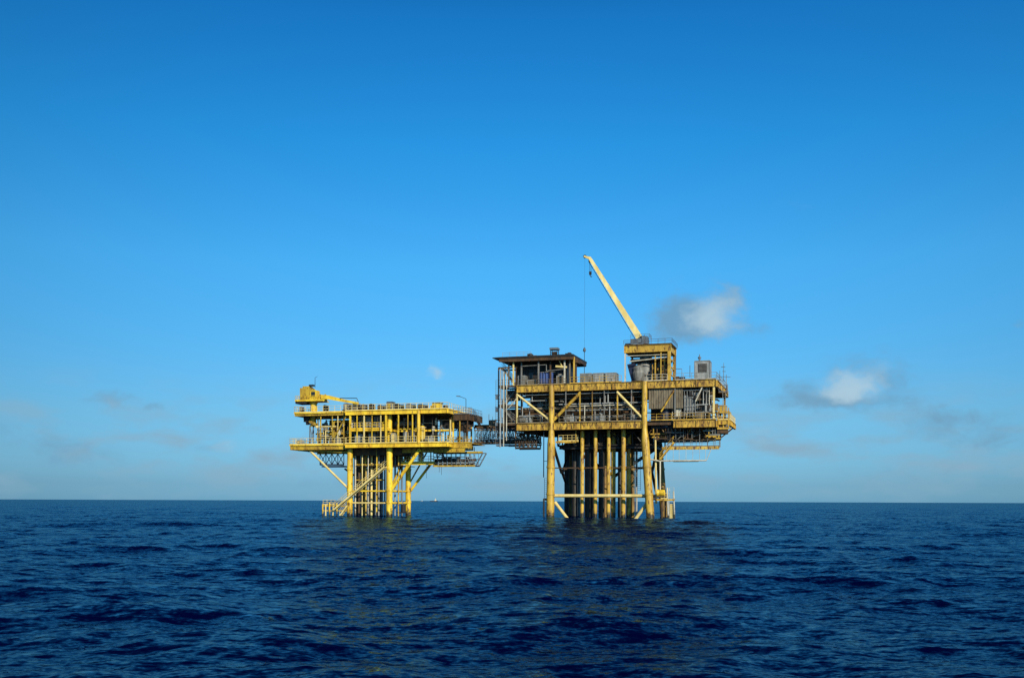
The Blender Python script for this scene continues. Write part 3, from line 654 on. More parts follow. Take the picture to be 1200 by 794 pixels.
# caged ladder behind, right of conductors
obj('ladder', MB().ladder((FR.s_(749,5),5,FR.z_(749,574,5)),(FR.s_(749,5),5,FR.z_(749,528,5)),.6).ladder((FR.s_(744,5),5,FR.z_(744,574,5)),(FR.s_(744,5),5,FR.z_(744,528,5)),.3), BLUEG, P)

# boat landing at right foot
t0 = thing(FR,'boat_landing','pale ladder framed boat landing beside the right front leg at the water','boat landing',(FR.s_(787,.3),.3,0))
a,b = FR.s_(784.5,.2),FR.s_(790.5,.2); zt_ = FR.z_(787,571,.2)
obj('ladder', MB().ladder(((a+b)/2,.2,-1.5),((a+b)/2,.2,zt_),.75), WHITE, t0)
obj('fender_post', MB().tube((a-.1,.3,-1.5),(a-.35,.3,zt_),.13,n=10), WHITE, t0); obj('fender_post', MB().tube((b+.1,.3,-1.5),(b-.15,.3,zt_-.6),.13,n=10), WHITE, t0)
obj('splash_panel', MB().box((a+.05,.45,-1.5),(b-.02,.6,FR.z_(787,590,.2))), CREAM, t0)
obj('platform', MB().box((FR.s_(770,.4),.2,3.2),(b,1.8,3.3)).bar((FR.s_(770,.4),.2,3.15),(b,.2,3.15),.12,.3), Y2, t0)
obj('railing', MB().rail([(FR.s_(775,.4),.2,3.3),(a-.3,.2,3.3)],sp=.7,h=1.0), CREAM, t0)
obj('buffer', MB().lathe((FR.s_(774,0)-.6,0,FR.z_(776,577,0)),[(0,.4),(.1,.62),(.5,.5),(.7,.55),(1.3,.55),(1.4,.3)],14,'x'), Y1, t0)
obj('strut', MB().tube((FR.s_(776,.6),.6,-1.5),(FR.s_(776,.6),.6,3.2),.14,n=8).tube((FR.s_(780,1.6),1.6,-1.5),(FR.s_(780,1.6),1.6,3.2),.14,n=8).tube((bBot,.4,3.3),(FR.s_(783,.4),.4,3.1),.2,n=8), BROWN, t0)

# ================================================================== LEFT PLATFORM
YB = 178.0; XB = (456.3-600)/FPX*YB
angL = -R(16.5)
FL = Frame((XB, YB), angL)
l = FL.at
ZU2 = FL.z_(456,480.2,-1.5); ZL2 = FL.z_(456,518.8,-1.5); ZM2 = FL.z_(456,501.5,-1.2)
S0U = FL.s_(405,-1.5); S1 = FL.s_(524,-1.5); SLU = FL.s_(345.5,-.5); SLL = FL.s_(340.5,-.5); D2 = 12.5
Q = thing(FL,'wellhead_platform','smaller bright yellow offshore platform with two open decks and the low folded crane','oil platform',(0,4,0))
def part(nm, m, mt, lab=None): return obj(nm, m, mt, Q, lab)
sA = FL.s_(410,0,560); dC = 7.8
# solve the rear right leg so it stands at px 478.4
sC = FL.s_(478.4,dC,560)
for (s,d,rr,top) in ((0,0,.56,ZU2-.6),(sA,0,.5,ZL2-.8),(sC,dC,.5,ZL2-.8),(sA+sC,dC,.5,ZL2-.8)):
    m = MB().tube((s,d,top),(s,d,ZL2-1),rr*.78,n=18) if top > ZL2 else MB()
    m.tube((s,d,ZL2-.6),(s,d,-3),rr,n=18)
    for z in (4.7,2.6,8.6): m.tube((s,d,z-.2),(s,d,z+.2),rr+.07,n=18)
    part('leg', m, Y1)
zb1 = FL.z_(440,575,0); zb2 = FL.z_(440,589,0)
for z in (zb1,zb2):
    part('brace', MB().tube((sA,0,z),(0,0,z),.15,n=10), Y1 if z == zb1 else CREAM)
    part('brace', MB().tube((0,0,z),(sC,dC,z),.2,n=10), Y1)
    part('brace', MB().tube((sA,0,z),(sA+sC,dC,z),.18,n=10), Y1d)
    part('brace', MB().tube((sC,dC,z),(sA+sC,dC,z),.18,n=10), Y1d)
# big raking struts under the decks
part('brace', MB().tube(l(363.5,528,.0),l(408,572,0),.2,n=12), CREAM)
part('brace', MB().tube(l(492,526,0),l(459,573,0),.3,n=12), Y1)
part('brace', MB().tube(l(505,543,dC),l(481,575,dC),.24,n=12), Y1)
part('brace', MB().tube(l(500,530,dC),l(480,566,dC),.14,n=10), Y1d)
part('brace', MB().tube((sA,.3,ZL2-1),(sA+sC,dC,5),.2,n=10), Y1d)
part('brace', MB().tube((0,.3,5),(sC,dC,ZL2-1.2),.2,n=10), Y1d)
part('brace', MB().tube(l(404,549,2),l(420,560,2),.16,n=10), DARK)
# conductors
for i,(px,d,rr,mt,y0) in enumerate(((416.5,1.6,.13,WHITE,525),(420.5,3.5,.28,BROWN,525),(424.5,1.0,.09,CREAM,526),(428.5,3.0,.24,Y1d,525),(431.5,1.2,.09,WHITE,528),(435.5,2.6,.2,CREAM,525),
        (440,4.5,.3,BLUEG,530),(444,2.2,.13,LGREY,530),(447.5,4.5,.22,BLUEG,530),(451,3.0,.15,LGREY,526),(463,5,.16,LGREY,530),(467,2.5,.12,Y1d,530),(471,5,.18,BLUEG,530),(433,7,.3,BLUEG,530),(425,7,.3,DARK,530),(441.5,1.0,.1,Y1,526))):
    s = FL.s_(px,d,560); part('conductor_pipe', MB().tube((s,d,FL.z_(px,y0,d)),(s,d,-2.5),rr,n=10), mt)
# decks
def ldeck(nm,s0,s1,d0,d1,z,girm=Y1,dep=.75,stiff=1.6,front=True):
    part(nm, MB().box((s0+.1,d0+.1,z-.1),(s1-.1,d1-.1,z-.005)), GRATE)
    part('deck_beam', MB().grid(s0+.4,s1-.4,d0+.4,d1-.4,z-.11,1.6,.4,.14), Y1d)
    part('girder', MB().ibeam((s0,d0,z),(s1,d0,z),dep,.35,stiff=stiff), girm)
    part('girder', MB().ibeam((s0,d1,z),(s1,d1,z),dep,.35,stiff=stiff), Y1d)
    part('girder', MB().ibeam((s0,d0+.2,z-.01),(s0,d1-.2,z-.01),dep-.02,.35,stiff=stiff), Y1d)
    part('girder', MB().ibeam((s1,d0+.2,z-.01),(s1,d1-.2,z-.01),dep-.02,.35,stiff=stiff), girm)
ldeck('upper_deck',S0U,S1,-1.5,D2,ZU2,stiff=4.5)
ldeck('lower_deck',S0U,S1,-1.5,D2,ZL2,stiff=4.5)
ldeck('upper_deck_wing',SLU,S0U-.12,-.5,7,ZU2-.02,Y1d,.6)
ldeck('lower_deck_wing',SLL,S0U-.12,-.5,9,ZL2-.02,Y1d,.95)
ldeck('mezzanine_deck',S0U+.5,FL.s_(455,-1),-1.0,3.5,ZM2,Y1,.4)
part('deck_edge', MB().bar((SLL-.1,-.7,ZL2-.1),(S0U,-.7,ZL2-.1),.1,.28).bar((SLU-.1,-.7,ZU2-.1),(S0U,-.7,ZU2-.1),.1,.25), Y1)
# tapered underside brackets of the left wings
for d in (.2,4,7.5):
    part('wing_bracket', MB().bar((SLL+1.2,d,ZL2-1.0),(S0U,d,ZL2-1.5),.2,.25), Y1d)
part('wing_bracket', MB().bar((SLU+1.2,1,ZU2-.8),(FL.s_(371,1),1,ZU2-2.2),.7,.5), Y1d)
part('wing_bracket', MB().box((FL.s_(357,1),.6,ZU2-1.6),(FL.s_(363,1),1.6,ZU2-.6)).box((FL.s_(357,1)+.3,.9,ZU2-2.1),(FL.s_(362,1),1.4,ZU2-1.6)), DARK)
# column that carries the crane through the upper wing
part('crane_column', MB().tube((FL.s_(367,1.5),1.5,ZU2-2.4),(FL.s_(367,1.5),1.5,ZU2),.55,n=16), Y1d)
part('crane_column_truss', MB().truss((FL.s_(363.5,1.2),1.2,ZM2+.9),(FL.s_(367.5,1.2),1.2,ZM2+.9),ZM2+.9-ZL2,1,.09,True).bar((FL.s_(363,1.2),1.2,ZL2),(FL.s_(363,1.2),1.2,ZU2-2.3),.14).bar((FL.s_(367,1.2),1.2,ZL2),(FL.s_(367,1.2),1.2,ZU2-2.3),.14), BLUEG)
# posts between decks
for px,w,mt in ((410.5,.3,Y1),(418.5,.16,Y1),(426.8,.2,CREAM),(436,.12,Y1),(446.3,.16,CREAM),(467,.18,Y1),(478,.14,Y1d),(483.5,.18,Y1),(452.5,.3,Y1),(403,.16,Y1d),(389.5,.12,Y1d),(396,.14,CREAM),(376,.14,Y1d)):
    d = -1.35 if px > 405 else -.4
    s = FL.s_(px,d); part('post', MB().bar((s,d,ZL2),(s,d,ZU2-.7),w), mt)
part('post', MB().tube((FL.s_(490.5,-1.45),-1.45,ZL2-.1),(FL.s_(490.5,-1.45),-1.45,ZU2-.1),.3,n=14), Y1)
for d in (2.0,5.5,9,12): part('post', MB().bar((S1-.15,d,ZL2),(S1-.15,d,ZU2-.75),.25), Y1)
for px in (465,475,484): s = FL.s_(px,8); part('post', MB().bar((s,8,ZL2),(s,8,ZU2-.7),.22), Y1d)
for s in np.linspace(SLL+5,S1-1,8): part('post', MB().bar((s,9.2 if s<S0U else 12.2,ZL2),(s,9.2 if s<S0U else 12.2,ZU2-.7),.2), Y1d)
part('brace', MB().tube((S0U,-1.2,ZU2-.8),(S0U-2.8,-1.2+.9,ZL2+1.3),.12,n=8), Y1d)
# railings
for pts,mt in (([(S0U,-1.6,ZU2),(S1,-1.6,ZU2),(S1,D2,ZU2)],CREAM),([(S0U,-1.6,ZL2),(S1,-1.6,ZL2),(S1,D2,ZL2)],CREAM),([(SLU,7,ZU2),(SLU,-.75,ZU2),(S0U-.2,-.75,ZU2)],CREAM),
               ([(SLL,9,ZL2),(SLL,-.75,ZL2),(S0U-.2,-.75,ZL2)],CREAM),([(S0U+.5,-1.05,ZM2),(FL.s_(455,-1),-1.05,ZM2)],Y1),([(SLU,D2,ZU2),(S1,D2,ZU2)],Y1d),([(SLL,9,ZL2),(S1,D2,ZL2)],Y1d)):
    part('railing', MB().rail(pts,sp=1.15,r=.04), mt)
# dense piping between the decks
for i in range(60):
    left = rng.random() < .35
    s = rng.uniform(SLL+4,S0U-1) if left else rng.uniform(S0U,S1-.8); d = rng.uniform(-.2,7); z = rng.uniform(ZL2+.4,ZU2-1); L = rng.uniform(1,4); rr = rng.uniform(.05,.13)
    mt = rng.choice((Y1,Y1d,GREY,LGREY,WHITE,BROWN,DARK,CREAM,Y1d,BROWN)); m = MB()
    k = rng.random(); e = min(s+L,S1-.5)
    if k < .45: m.path([(s,d,ZL2),(s,d,z),(e,d,z),(e,d,z+rng.uniform(-.8,.8))],rr)
    elif k < .75: m.path([(s,d,z),(e,d,z),(e,d+1,z)],rr); m.tube((s,d,z-.2),(s,d,z+.2),rr*2.2,n=8)
    else: m.tube((s,d,ZL2),(s,d,ZU2-.6),rr,n=8); m.tube((s-.25,d,z),(s+.25,d,z),rr*1.6,n=8)
    part('process_pipe', m, mt)
part('shade_fill', MB().box((S0U+.5,3.3,ZL2),(FL.s_(513,3.3),3.4,ZU2-.6)), DARK)  # dark sheets behind the gear, added as shade between the decks
part('shade_fill', MB().box((FL.s_(386,5),5,ZL2),(S0U,5.1,ZU2-1.0)), DARK)
# under the lower deck
zq = FL.z_(440,546,2)
part('cellar_deck', MB().box((sA+.3,1.5,zq),(sC+1.5,7.5,zq+.1)), GRATE)
part('underdeck_truss', MB().grid(sA,sC+1.5,1,8,ZL2-.9,1.6,1.0,.16), BROWN)
part('shade_fill', MB().box((sA+.8,5.2,zq+.1),(sC,5.3,ZL2-.9)), DARK)  # added dark sheet, painted shade above the cellar deck
for i in range(16):
    s = rng.uniform(sA,S1-1); d = rng.uniform(.5,5); m = MB().path([(s,d,ZL2-.9),(s,d,ZL2-1.5-rng.random()*1.4),(s+rng.uniform(-1,1),d,ZL2-1.6-rng.random()*1.4)],.08)
    part('hanging_pipe', m, DARK)
part('hanging_frame', MB().truss(l(375,531,3),l(403,531,3),2.1,4,.08,True).truss(l(375,531,5),l(403,531,5),2.1,4,.08,True).box((FL.s_(377,3),3,FL.z_(377,547,3)),(FL.s_(403,3),5,FL.z_(377,545.5,3))), NAVY)
# lower right yellow landing and its posts (y 541-545)
zp = FL.z_(495,541.5,3); a,b = FL.s_(470,3),FL.s_(509,3)
part('walkway', MB().box((a,3,zp-.1),(b,5,zp)).bar((a,2.95,zp-.2),(b,2.95,zp-.2),.14,.5), Y1)
part('railing', MB().rail([(a,3,zp),(b,3,zp)],sp=1.0), CREAM)
for px in (474,483,494,505): s = FL.s_(px,3.1); part('post', MB().bar((s,3.1,zp),(s,3.1,ZL2-.7),.16), Y1)
s = FL.s_(493.5,3.6); 
t = thing(FL,'chemical_tank','small white upright tank under the lower deck of the smaller platform','tank',(s,3.6,zp))
obj('shell', MB().lathe((s,3.6,zp+.15),[(0,.4),(.05,.5),(1.5,.5),(1.65,.3)],14), WHITE, t); obj('base', MB().box((s-.45,3.2,zp),(s+.45,4.0,zp+.15)), Y1d, t); obj('nozzle', MB().tube((s,3.6,zp+1.7),(s,3.6,zp+2.2),.07,n=6), LGREY, t)
# hanging grey walkway towards the bridge (px 509-567, y 531-546)
dW = 3.5; zt_ = FL.z_(535,530.5,dW); zb_ = FL.z_(535,545.5,dW)
a,b = FL.s_(508,dW),FL.s_(566,dW)
m = MB()
for d in (dW,dW+2):
    m.tube((a,d,zt_),(b,d,zt_),.1,n=6); m.tube((a,d,zb_),(b-1.3,d,zb_),.13,n=6); m.tube((b,d,zt_),(b-1.3,d,zb_),.12,n=6)
    k = 9
    for i in range(k+1):
        s = a+(b-1.5-a)*i/k; m.tube((s,d,zt_),(s,d,zb_),.05,n=5)
        if i<k and i>6: m.tube((s,d,zt_),(s+(b-1.5-a)/k,d,zb_),.05,n=5)
    m.tube((a,d,(zt_+zb_)/2),(b-.7,d,(zt_+zb_)/2),.05,n=5)
part('hanging_walkway_frame', m, BLUEG)
part('hanging_walkway_beam', MB().bar((a,dW-.1,zb_-.02),(b-1.4,dW-.1,zb_-.02),.1,.3).bar((a,dW-.1,zt_+.1),(b,dW-.1,zt_+.1),.1,.3), Y1d)
part('hanging_walkway_floor', MB().box((a,dW,zb_-.05),(b-1.3,dW+2,zb_+.05)).box((a,dW+.6,zb_+.8),(b-1.6,dW+1.0,zb_+1.3)), BROWN)
part('hanging_walkway_pipe', MB().tube((a,dW+.3,zb_+.5),(b-1.5,dW+.3,zb_+.5),.13,n=8).tube((a,dW+.3,zb_+1.6),(b-2,dW+.3,zb_+1.6),.08,n=8), LGREY)
m = MB()
for px in (514,527,541,556): s = FL.s_(px,dW+.5); m.bar((s,dW+.5,zt_),(s,dW+.5,ZL2-.6),.1)
for px,y in ((500,560),(515,553),(517.5,556)): s = FL.s_(px,dW); m.tube((s,dW,zb_),(s,dW,FL.z_(px,y,dW)),.03,n=5)
part('hanging_walkway_hanger', m, DARK)
# bridge landing: right of the bright end; upper deck's rust brown also carries painted shade (px 525-550)
a,b = S1+.1, FL.s_(549,1.5)
zz = FL.z_(537,485.0,1.5)
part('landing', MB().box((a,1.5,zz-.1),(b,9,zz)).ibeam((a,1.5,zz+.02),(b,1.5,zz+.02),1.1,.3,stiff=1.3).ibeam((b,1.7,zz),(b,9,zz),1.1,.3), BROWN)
part('railing', MB().rail([(a,1.45,zz),(b,1.45,zz),(b,9,zz)],sp=.9), BLUEG)
zz2 = FL.z_(537,518.8,1.5); b3 = FL.s_(553,1.5)
part('landing', MB().box((a,1.5,zz2-.1),(b3,9,zz2)).ibeam((a,1.5,zz2+.02),(b3,1.5,zz2+.02),.9,.3,stiff=1.3), Y1d)
part('railing', MB().rail([(a,1.45,zz2),(b3,1.45,zz2)],sp=.9), Y1d)
for px,w,mt in ((528,.22,CREAM),(539,.18,Y1d),(548,.16,BROWN)): s = FL.s_(px,1.6); part('post', MB().bar((s,1.6,zz2),(s,1.6,zz-.95),w), mt)
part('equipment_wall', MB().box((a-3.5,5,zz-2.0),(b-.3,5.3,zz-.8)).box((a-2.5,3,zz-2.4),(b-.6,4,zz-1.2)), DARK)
part('landing_stair', MB().stair((b-.2,5,zz),(FL.s_(563,5),5,FL.z_(563,499,5)),.8), DARK)
part('ladder', MB().ladder((b+.2,2,zz-.2),(b+.2,2,zz+1.2),.4), BLUEG)
part('under_girder', MB().ibeam((S0U,1.2,ZL2-.78),(FL.s_(545,1.2),1.2,ZL2-.78),.85,.3,stiff=1.4), Y1d)
part('under_girder', MB().ibeam((FL.s_(372,1.4),1.4,ZL2-1.0),(S0U-.2,1.4,ZL2-1.0),.7,.3,stiff=1.4), Y1d)
crg = random.Random(31)
for i in range(16):
    px = 413+i*2.7; d = crg.uniform(4.8,7.2); s = FL.s_(px,d,560); part('conductor_pipe', MB().tube((s,d,ZL2-1),(s,d,-2.5),crg.uniform(.12,.26),n=9), crg.choice((DARK,BROWN,DARK,BLUEG,Y1d)))
for z in (6.6,9.4): part('conductor_guide', MB().bar((sA,2,z),(FL.s_(450,2),2,z),.12,.22).bar((sA+1,1.8,z),(sA+1,7,z),.12,.22), Y1d)
for i in range(9):
    px = 510+i*5.2; s = FL.s_(px,dW+1); part('hanging_walkway_gear', MB().box((s,dW+.6,zb_+.1),(s+.5,dW+1.3,zb_+crg.uniform(.6,1.7))), crg.choice((BROWN,DARK,GREY)))
# long stair from the sea to under the deck, with boat landing
part('stair', MB().stair(l(392,597,-1.2),l(452,546.5,-1.2),.9), CREAM)
part('stair', MB().stair(l(399,604,-.6),l(408,592,-.6),.8), CREAM)
m = MB(); zq2 = FL.z_(385,590,-1)
for px,mt in ((378.5,Y1),(382,CREAM),(386.5,Y1),(390.5,CREAM),(395,Y1)):
    s = FL.s_(px,-1); part('fender_post', MB().tube((s,-1,-2),(s,-1,zq2+rng.uniform(-.2,.3)),.13,n=8), mt)
part('boat_landing_frame', MB().bar((FL.s_(378,-1),-.85,zq2-.4),(sA,-.4,zq2-.4),.14,.2).bar((FL.s_(378,-1),-.85,1.0),(sA,-.4,1.0),.14,.2).box((FL.s_(378,-1),-.8,zq2-.3),(FL.s_(396,-1),.6,zq2-.2)), Y1d)
part('railing', MB().rail([(FL.s_(378,-1),-.7,zq2-.2),(FL.s_(392,-1),-.7,zq2-.2)],sp=.8,h=.9), CREAM)
part('splash_equipment', MB().tube((FL.s_(473,3),3,.8),(FL.s_(473,3),3,2.2),.4,n=12).box((FL.s_(466,3),2.6,.6),(FL.s_(476,3),3.4,.8)), DARK)

crg = random.Random(21)
for i in range(38):
    left = crg.random() < .3
    s = crg.uniform(SLL+4.5,S0U-.5) if left else crg.uniform(S0U,S1-.5); d = crg.uniform(0.2,2.6) if left else crg.uniform(-1.0,2.4)
    z = crg.uniform(ZL2+.2,ZU2-1.2); mt = crg.choice((Y1,Y1d,GREY,WHITE,DARK,CREAM,BROWN,DARK,BLUEG)); m = MB(); rr = crg.uniform(.05,.11); k = crg.random()
    if k < .35: m.box((s,d,z),(s+crg.uniform(.3,.9),d+.4,z+crg.uniform(.3,.9))); m.tube((s+.1,d+.2,ZL2),(s+.1,d+.2,z+.05),.05,n=6); part('valve_box', m, mt)
    elif k < .7: m.tube((s,d,z),(s,d,min(z+crg.uniform(.8,2.4),ZU2-.6)),rr,n=8); m.tube((s-.3,d,z+.3),(s+.3,d,z+.3),rr*1.5,n=8); m.tube((s,d-.2,z+.6),(s,d+.2,z+.6),rr*2.2,n=10); part('valve', m, mt)
    else: m.tube((s,d,z),(min(s+crg.uniform(1,4),S1-.4),d,z),rr,n=8); m.tube((s,d,z),(s,d,ZU2-.6),rr*.8,n=8); part('process_pipe', m, mt)
# deck gear between the decks --------------------------------------------
def lbox(p0,p1,y0,y1,d,dep,label,mat,zb,name='equipment_cabinet',cat='cabinet',**k): return cargo_box(p0,p1,y0,y1,d,dep,label,mat,cat,name,zbase=zb,F=FL,**k)
G='grey panels below the upper deck'
lbox(412,417.5,488,501,.2,1,'narrow light grey panel cabinet on the mezzanine, leftmost of four below the upper deck',LGREY,ZM2,group=G)
lbox(420.5,426,488,501,.2,1,'narrow light grey panel cabinet on the mezzanine, second from left of four',GREY,ZM2,group=G)
lbox(428.5,436.5,488,501,.2,1,'wide light grey panel cabinet on the mezzanine, third from left of four',LGREY,ZM2,group=G)
lbox(438.5,445,488,501,.2,1,'grey panel cabinet on the mezzanine, rightmost of four beside the thick yellow column',GREY,ZM2,group=G)
lbox(415,425,508,517.5,0,1.2,'white and grey cabinet on the lower deck below the leftmost panel cabinets',LGREY,ZL2)
lbox(432,440,507.5,517,.2,1.2,'grey cabinet on the lower deck behind the railing, left of the navy box',GREY,ZL2)
lbox(446,450,504,514,-.4,1,'small navy blue box on the lower deck left of the thick yellow column',NAVY,ZL2,cat='box',ribs=False)
lbox(458,463,507.5,518,-1.0,.9,'pale cream cabinet on the lower deck just right of the thick yellow column',CREAM,ZL2,ribs=False)
lbox(472.5,476.5,506,517,.2,1,'slim white cabinet on the lower deck between the thick column and the end column',WHITE,ZL2,ribs=False)
lbox(480.5,484,504,517,1,1,'slim grey cabinet on the lower deck next to the end column',LGREY,ZL2,ribs=False)
hvessel(FL,461,486,2.5,ZM2+1.1,.45,'grey horizontal vessel under the upper deck, right of the thick yellow column',GREY,ZM2-.3)
part('vessel_shelf', MB().box((FL.s_(459,2.5),1.9,ZM2-.4),(FL.s_(488,2.5),3.1,ZM2-.3)).bar((FL.s_(459,2.5),1.85,ZM2-.3),(S1,1.85,ZM2-.3),.1,.3), Y1)
hvessel(FL,372,386,1.5,ZL2+1.5,.5,'blue grey horizontal vessel on the left wing of the lower deck',BLUEG,ZL2)
skid(FL,393,1.2,ZL2,'blue grey pump skid on the left wing of the lower deck',BLUEG,2.4,1.5)
skid(FL,352,1.0,ZL2,'small cream pump skid near the left tip of the lower deck',CREAM,1.6,.8)
vvessel(FL,382,2.5,.35,ZM2-.6,ZM2+1.7,'small grey upright vessel hung under the left wing of the upper deck',GREY)
part('vessel_shelf', MB().box((FL.s_(374,2),1.6,ZM2-.72),(FL.s_(402,2),3.2,ZM2-.62)).bar((FL.s_(370,1.5),1.5,ZM2-.6),(FL.s_(402,1.5),1.5,ZM2-.6),.14,.3), Y1d)
part('railing', MB().rail([(FL.s_(374,1.5),1.5,ZM2-.5),(FL.s_(402,1.5),1.5,ZM2-.5)],sp=.8,h=1), Y1d)
vvessel(FL,495,1.5,.5,ZL2,ZL2+3.2,'yellow upright vessel right of the end column on the lower deck',Y1)
vvessel(FL,506,5.5,.45,ZL2,ZL2+3.4,'dull yellow upright vessel deep in the right end of the lower deck',Y1d)
skid(FL,503,1,ZL2,'grey pump skid at the right end of the lower deck behind the railing',GREY,2,1.1)
# upper deck gear
def lowgear(p0,p1,y0,d,label,mat,name='deck_equipment',cat='deck equipment'):
    s0,s1 = FL.s_(p0,d),FL.s_(p1,d); z1 = FL.z_((p0+p1)/2,y0,d); t = thing(FL,name,label,cat,((s0+s1)/2,d+.7,ZU2)); h = z1-ZU2
    obj('base', MB().box((s0,d,ZU2),(s1,d+1.4,ZU2+h*.3)), BROWN, t)
    obj('housing', MB().box((s0+.15,d+.1,ZU2+h*.3),(s0+(s1-s0)*.6,d+1.2,ZU2+h*.92)).box((s0+.3,d+.15,ZU2+h*.92),(s0+(s1-s0)*.5,d+1.1,ZU2+h)), mat, t)
    obj('motor', MB().lathe((s0+(s1-s0)*.63,d+.6,ZU2+h*.58),[(0,.1),(.05,h*.28),((s1-s0)*.3,h*.28),((s1-s0)*.33,h*.12)],12,'x'), DARK, t)
    obj('pipe', MB().path([(s0+(s1-s0)*.7,d+.2,ZU2),(s0+(s1-s0)*.7,d+.2,ZU2+h*.9),(s1+.2,d+.2,ZU2+h*.9),(s1+.2,d+.2,ZU2)],.05), LGREY, t)
    return t
lowgear(401,411,472,.5,'dark low equipment on the upper deck directly behind the tip of the folded boom',GREY)
lowgear(412,421,471.5,1,'brownish grey low equipment on the upper deck just right of the folded boom tip',TAUPE)
lowgear(422,429,473,.5,'brown low equipment on the upper deck, second unit right of the folded boom tip',BROWN)
lowgear(431,438,472.5,1,'dark low equipment on the upper deck midway between crane boom and capped box',DARK)
lowgear(441,450,474,.5,'brown low equipment on the upper deck just left of the first capped box',BROWN)
lowgear(460,472,472.8,1,'long dark low equipment on the upper deck just right of the first capped box',DARK)
lowgear(474,486,472.5,2,'grey low equipment on the upper deck midway between the two capped boxes',GREY)
lowgear(488,500,473,2,'brown low equipment on the upper deck left of the yellow capped box',BROWN)
def capbox(p0,p1,y0,d,label,mat):
    s0,s1 = FL.s_(p0,d),FL.s_(p1,d); z1 = FL.z_((p0+p1)/2,y0,d); t = thing(FL,'vent_housing',label,'vent housing',((s0+s1)/2,d+.6,ZU2))
    obj('body', MB().box((s0,d,ZU2),(s1,d+1.3,z1-.2)).box((s0-.4,d+.2,ZU2),(s0,d+1.1,z1-.6)), mat, t)
    obj('cap', MB().box((s0+.1,d-.1,z1-.2),(s1+.12,d+1.4,z1)), BLUEG, t)
    obj('door', MB().box((s0+.25,d-.04,ZU2+.1),(s0+.8,d+.01,z1-.4)), Y1d, t)
capbox(452.5,459,470.2,-.6,'grey vent housing with dark cap on the upper deck above the thick yellow column',GREY)
capbox(506,515.5,471,-.3,'yellow vent housing with dark cap near the right end of the upper deck',Y1)
lowgear(518,523.5,474,3,'dark low equipment on the upper deck right of the yellow capped box',DARK)
# light pole (px 546)
s,_,z0 = l(546,485,4); z1 = FL.z_(546,467,4)
t = thing(FL,'lamp_post','tall thin lamp post with bent arm at the right end of the smaller platform','lamp post',(s,4,zz))
obj('pole', MB().tube((s,4,zz),(s,4,z1),.07,.05,n=8), DARK, t); pe = l(538,464,4)
obj('arm', MB().tube((s,4,z1),pe,.045,n=6), DARK, t); obj('lamp_head', MB().bar((pe[0]-.5,4,pe[2]+.03),(pe[0]+.2,4,pe[2]-.03),.3,.14), BLUEG, t)
# satellite pole & windsock at left
# ------------- small crane folded on the left wing
cs = FL.s_(367.5,1.5); cz = FL.z_(366,471,1.5)
c2 = thing(FL,'folded_crane','small yellow pedestal crane with its boom lowered onto the upper deck','crane',(cs,1.5,ZU2))
obj('pedestal', MB().lathe((cs,1.5,ZU2),[(0,.85),(.12,.85),(.14,.62),(cz-ZU2-.3,.62),(cz-ZU2-.25,.75),(cz-ZU2,.75)],18), Y1, c2)
a,b = FL.s_(348.5,1),FL.s_(383,1)
obj('turntable', MB().box((a,.1,cz),(b-.6,2.9,cz+.22)).bar((a,.05,cz+.2),(b,.05,cz+.2),.1,.3), Y1, c2)
obj('turntable_underframe', MB().box((a,.2,cz-.35),(a+2.2,2.8,cz-.01)), DARK, c2)
obj('railing', MB().rail([(a,2.8,cz+.22),(a,.1,cz+.22),(b-1.0,.1,cz+.22)],h=.85,sp=.7,r=.03), Y1, c2)
a2,b2 = FL.s_(352.5,1),FL.s_(366,1); zt_ = FL.z_(360,452.5,1)
obj('engine_house', MB().box((a2,.6,cz+.22),(b2-.3,2.6,zt_-.3)).box((a2+.5,.7,zt_-.3),(b2-.6,2.4,zt_)).box((a2+.3,.55,cz+.5),(a2+.9,.602,zt_-.6)), Y1d, c2)
cb_ = obj('cab', MB().box((b2-.25,.5,cz+.22),(b2+1.0,2.0,cz+2.0)).box((b2-.1,.4,cz+2.0),(b2+.9,2.1,cz+2.1)), Y1, c2)
obj('cab_window', MB().box((b2+.0,.46,cz+1.0),(b2+.8,.51,cz+1.8)), GLASS, cb_)
obj('winch', MB().lathe((b2+1.3,1.5,cz+.9),[(0,.5),(.1,.55),(.14,.4),(1.0,.4),(1.05,.55),(1.15,.5)],14,'x').box((b2+1.2,.9,cz+.2),(b2+2.5,2.1,cz+.8)), Y1d, c2)
obj('mast_head', MB().box((FL.s_(362,1),.9,zt_),(FL.s_(367,1),1.5,zt_+.3)), DARK, c2)
bpt = [l(377,464.5,.6),l(386,465.5,.6),l(404,469.5,.6)]
obj('boom_foot', MB().bar(bpt[0],bpt[1],.5,.75,.45,.7), Y1, c2); obj('boom', MB().bar(bpt[1],bpt[2],.45,.7,.4,.5).bar(bpt[2],l(420,472.2,.6),.4,.5,.3,.35), Y1, c2)
obj('boom_jib', MB().tube(l(398,466.3,.8),l(418,466.3,.8),.07,n=6).tube(l(398,466.3,.8),l(396,469,.8),.06,n=6).tube(l(418,466.3,.8),l(420,471,.8),.06,n=6), DARK, c2)
s = FL.s_(369,1.2); obj('whip_aerial', MB().tube((s,1.2,zt_-.2),(s,1.2,FL.z_(369,442,1.2)),.06,.04,n=6).tube((s,1.2,FL.z_(369,442.3,1.2)),(s+.45,1.2,FL.z_(369,441,1.2)),.03,n=5), NAVY, c2)
lowgear(349.5,354.5,476,.2,'small grey box like equipment at the left tip of the upper deck',GREY)
lowgear(377,383,474,2.8,'dark low equipment on the upper deck just right of the crane pedestal',DARK)

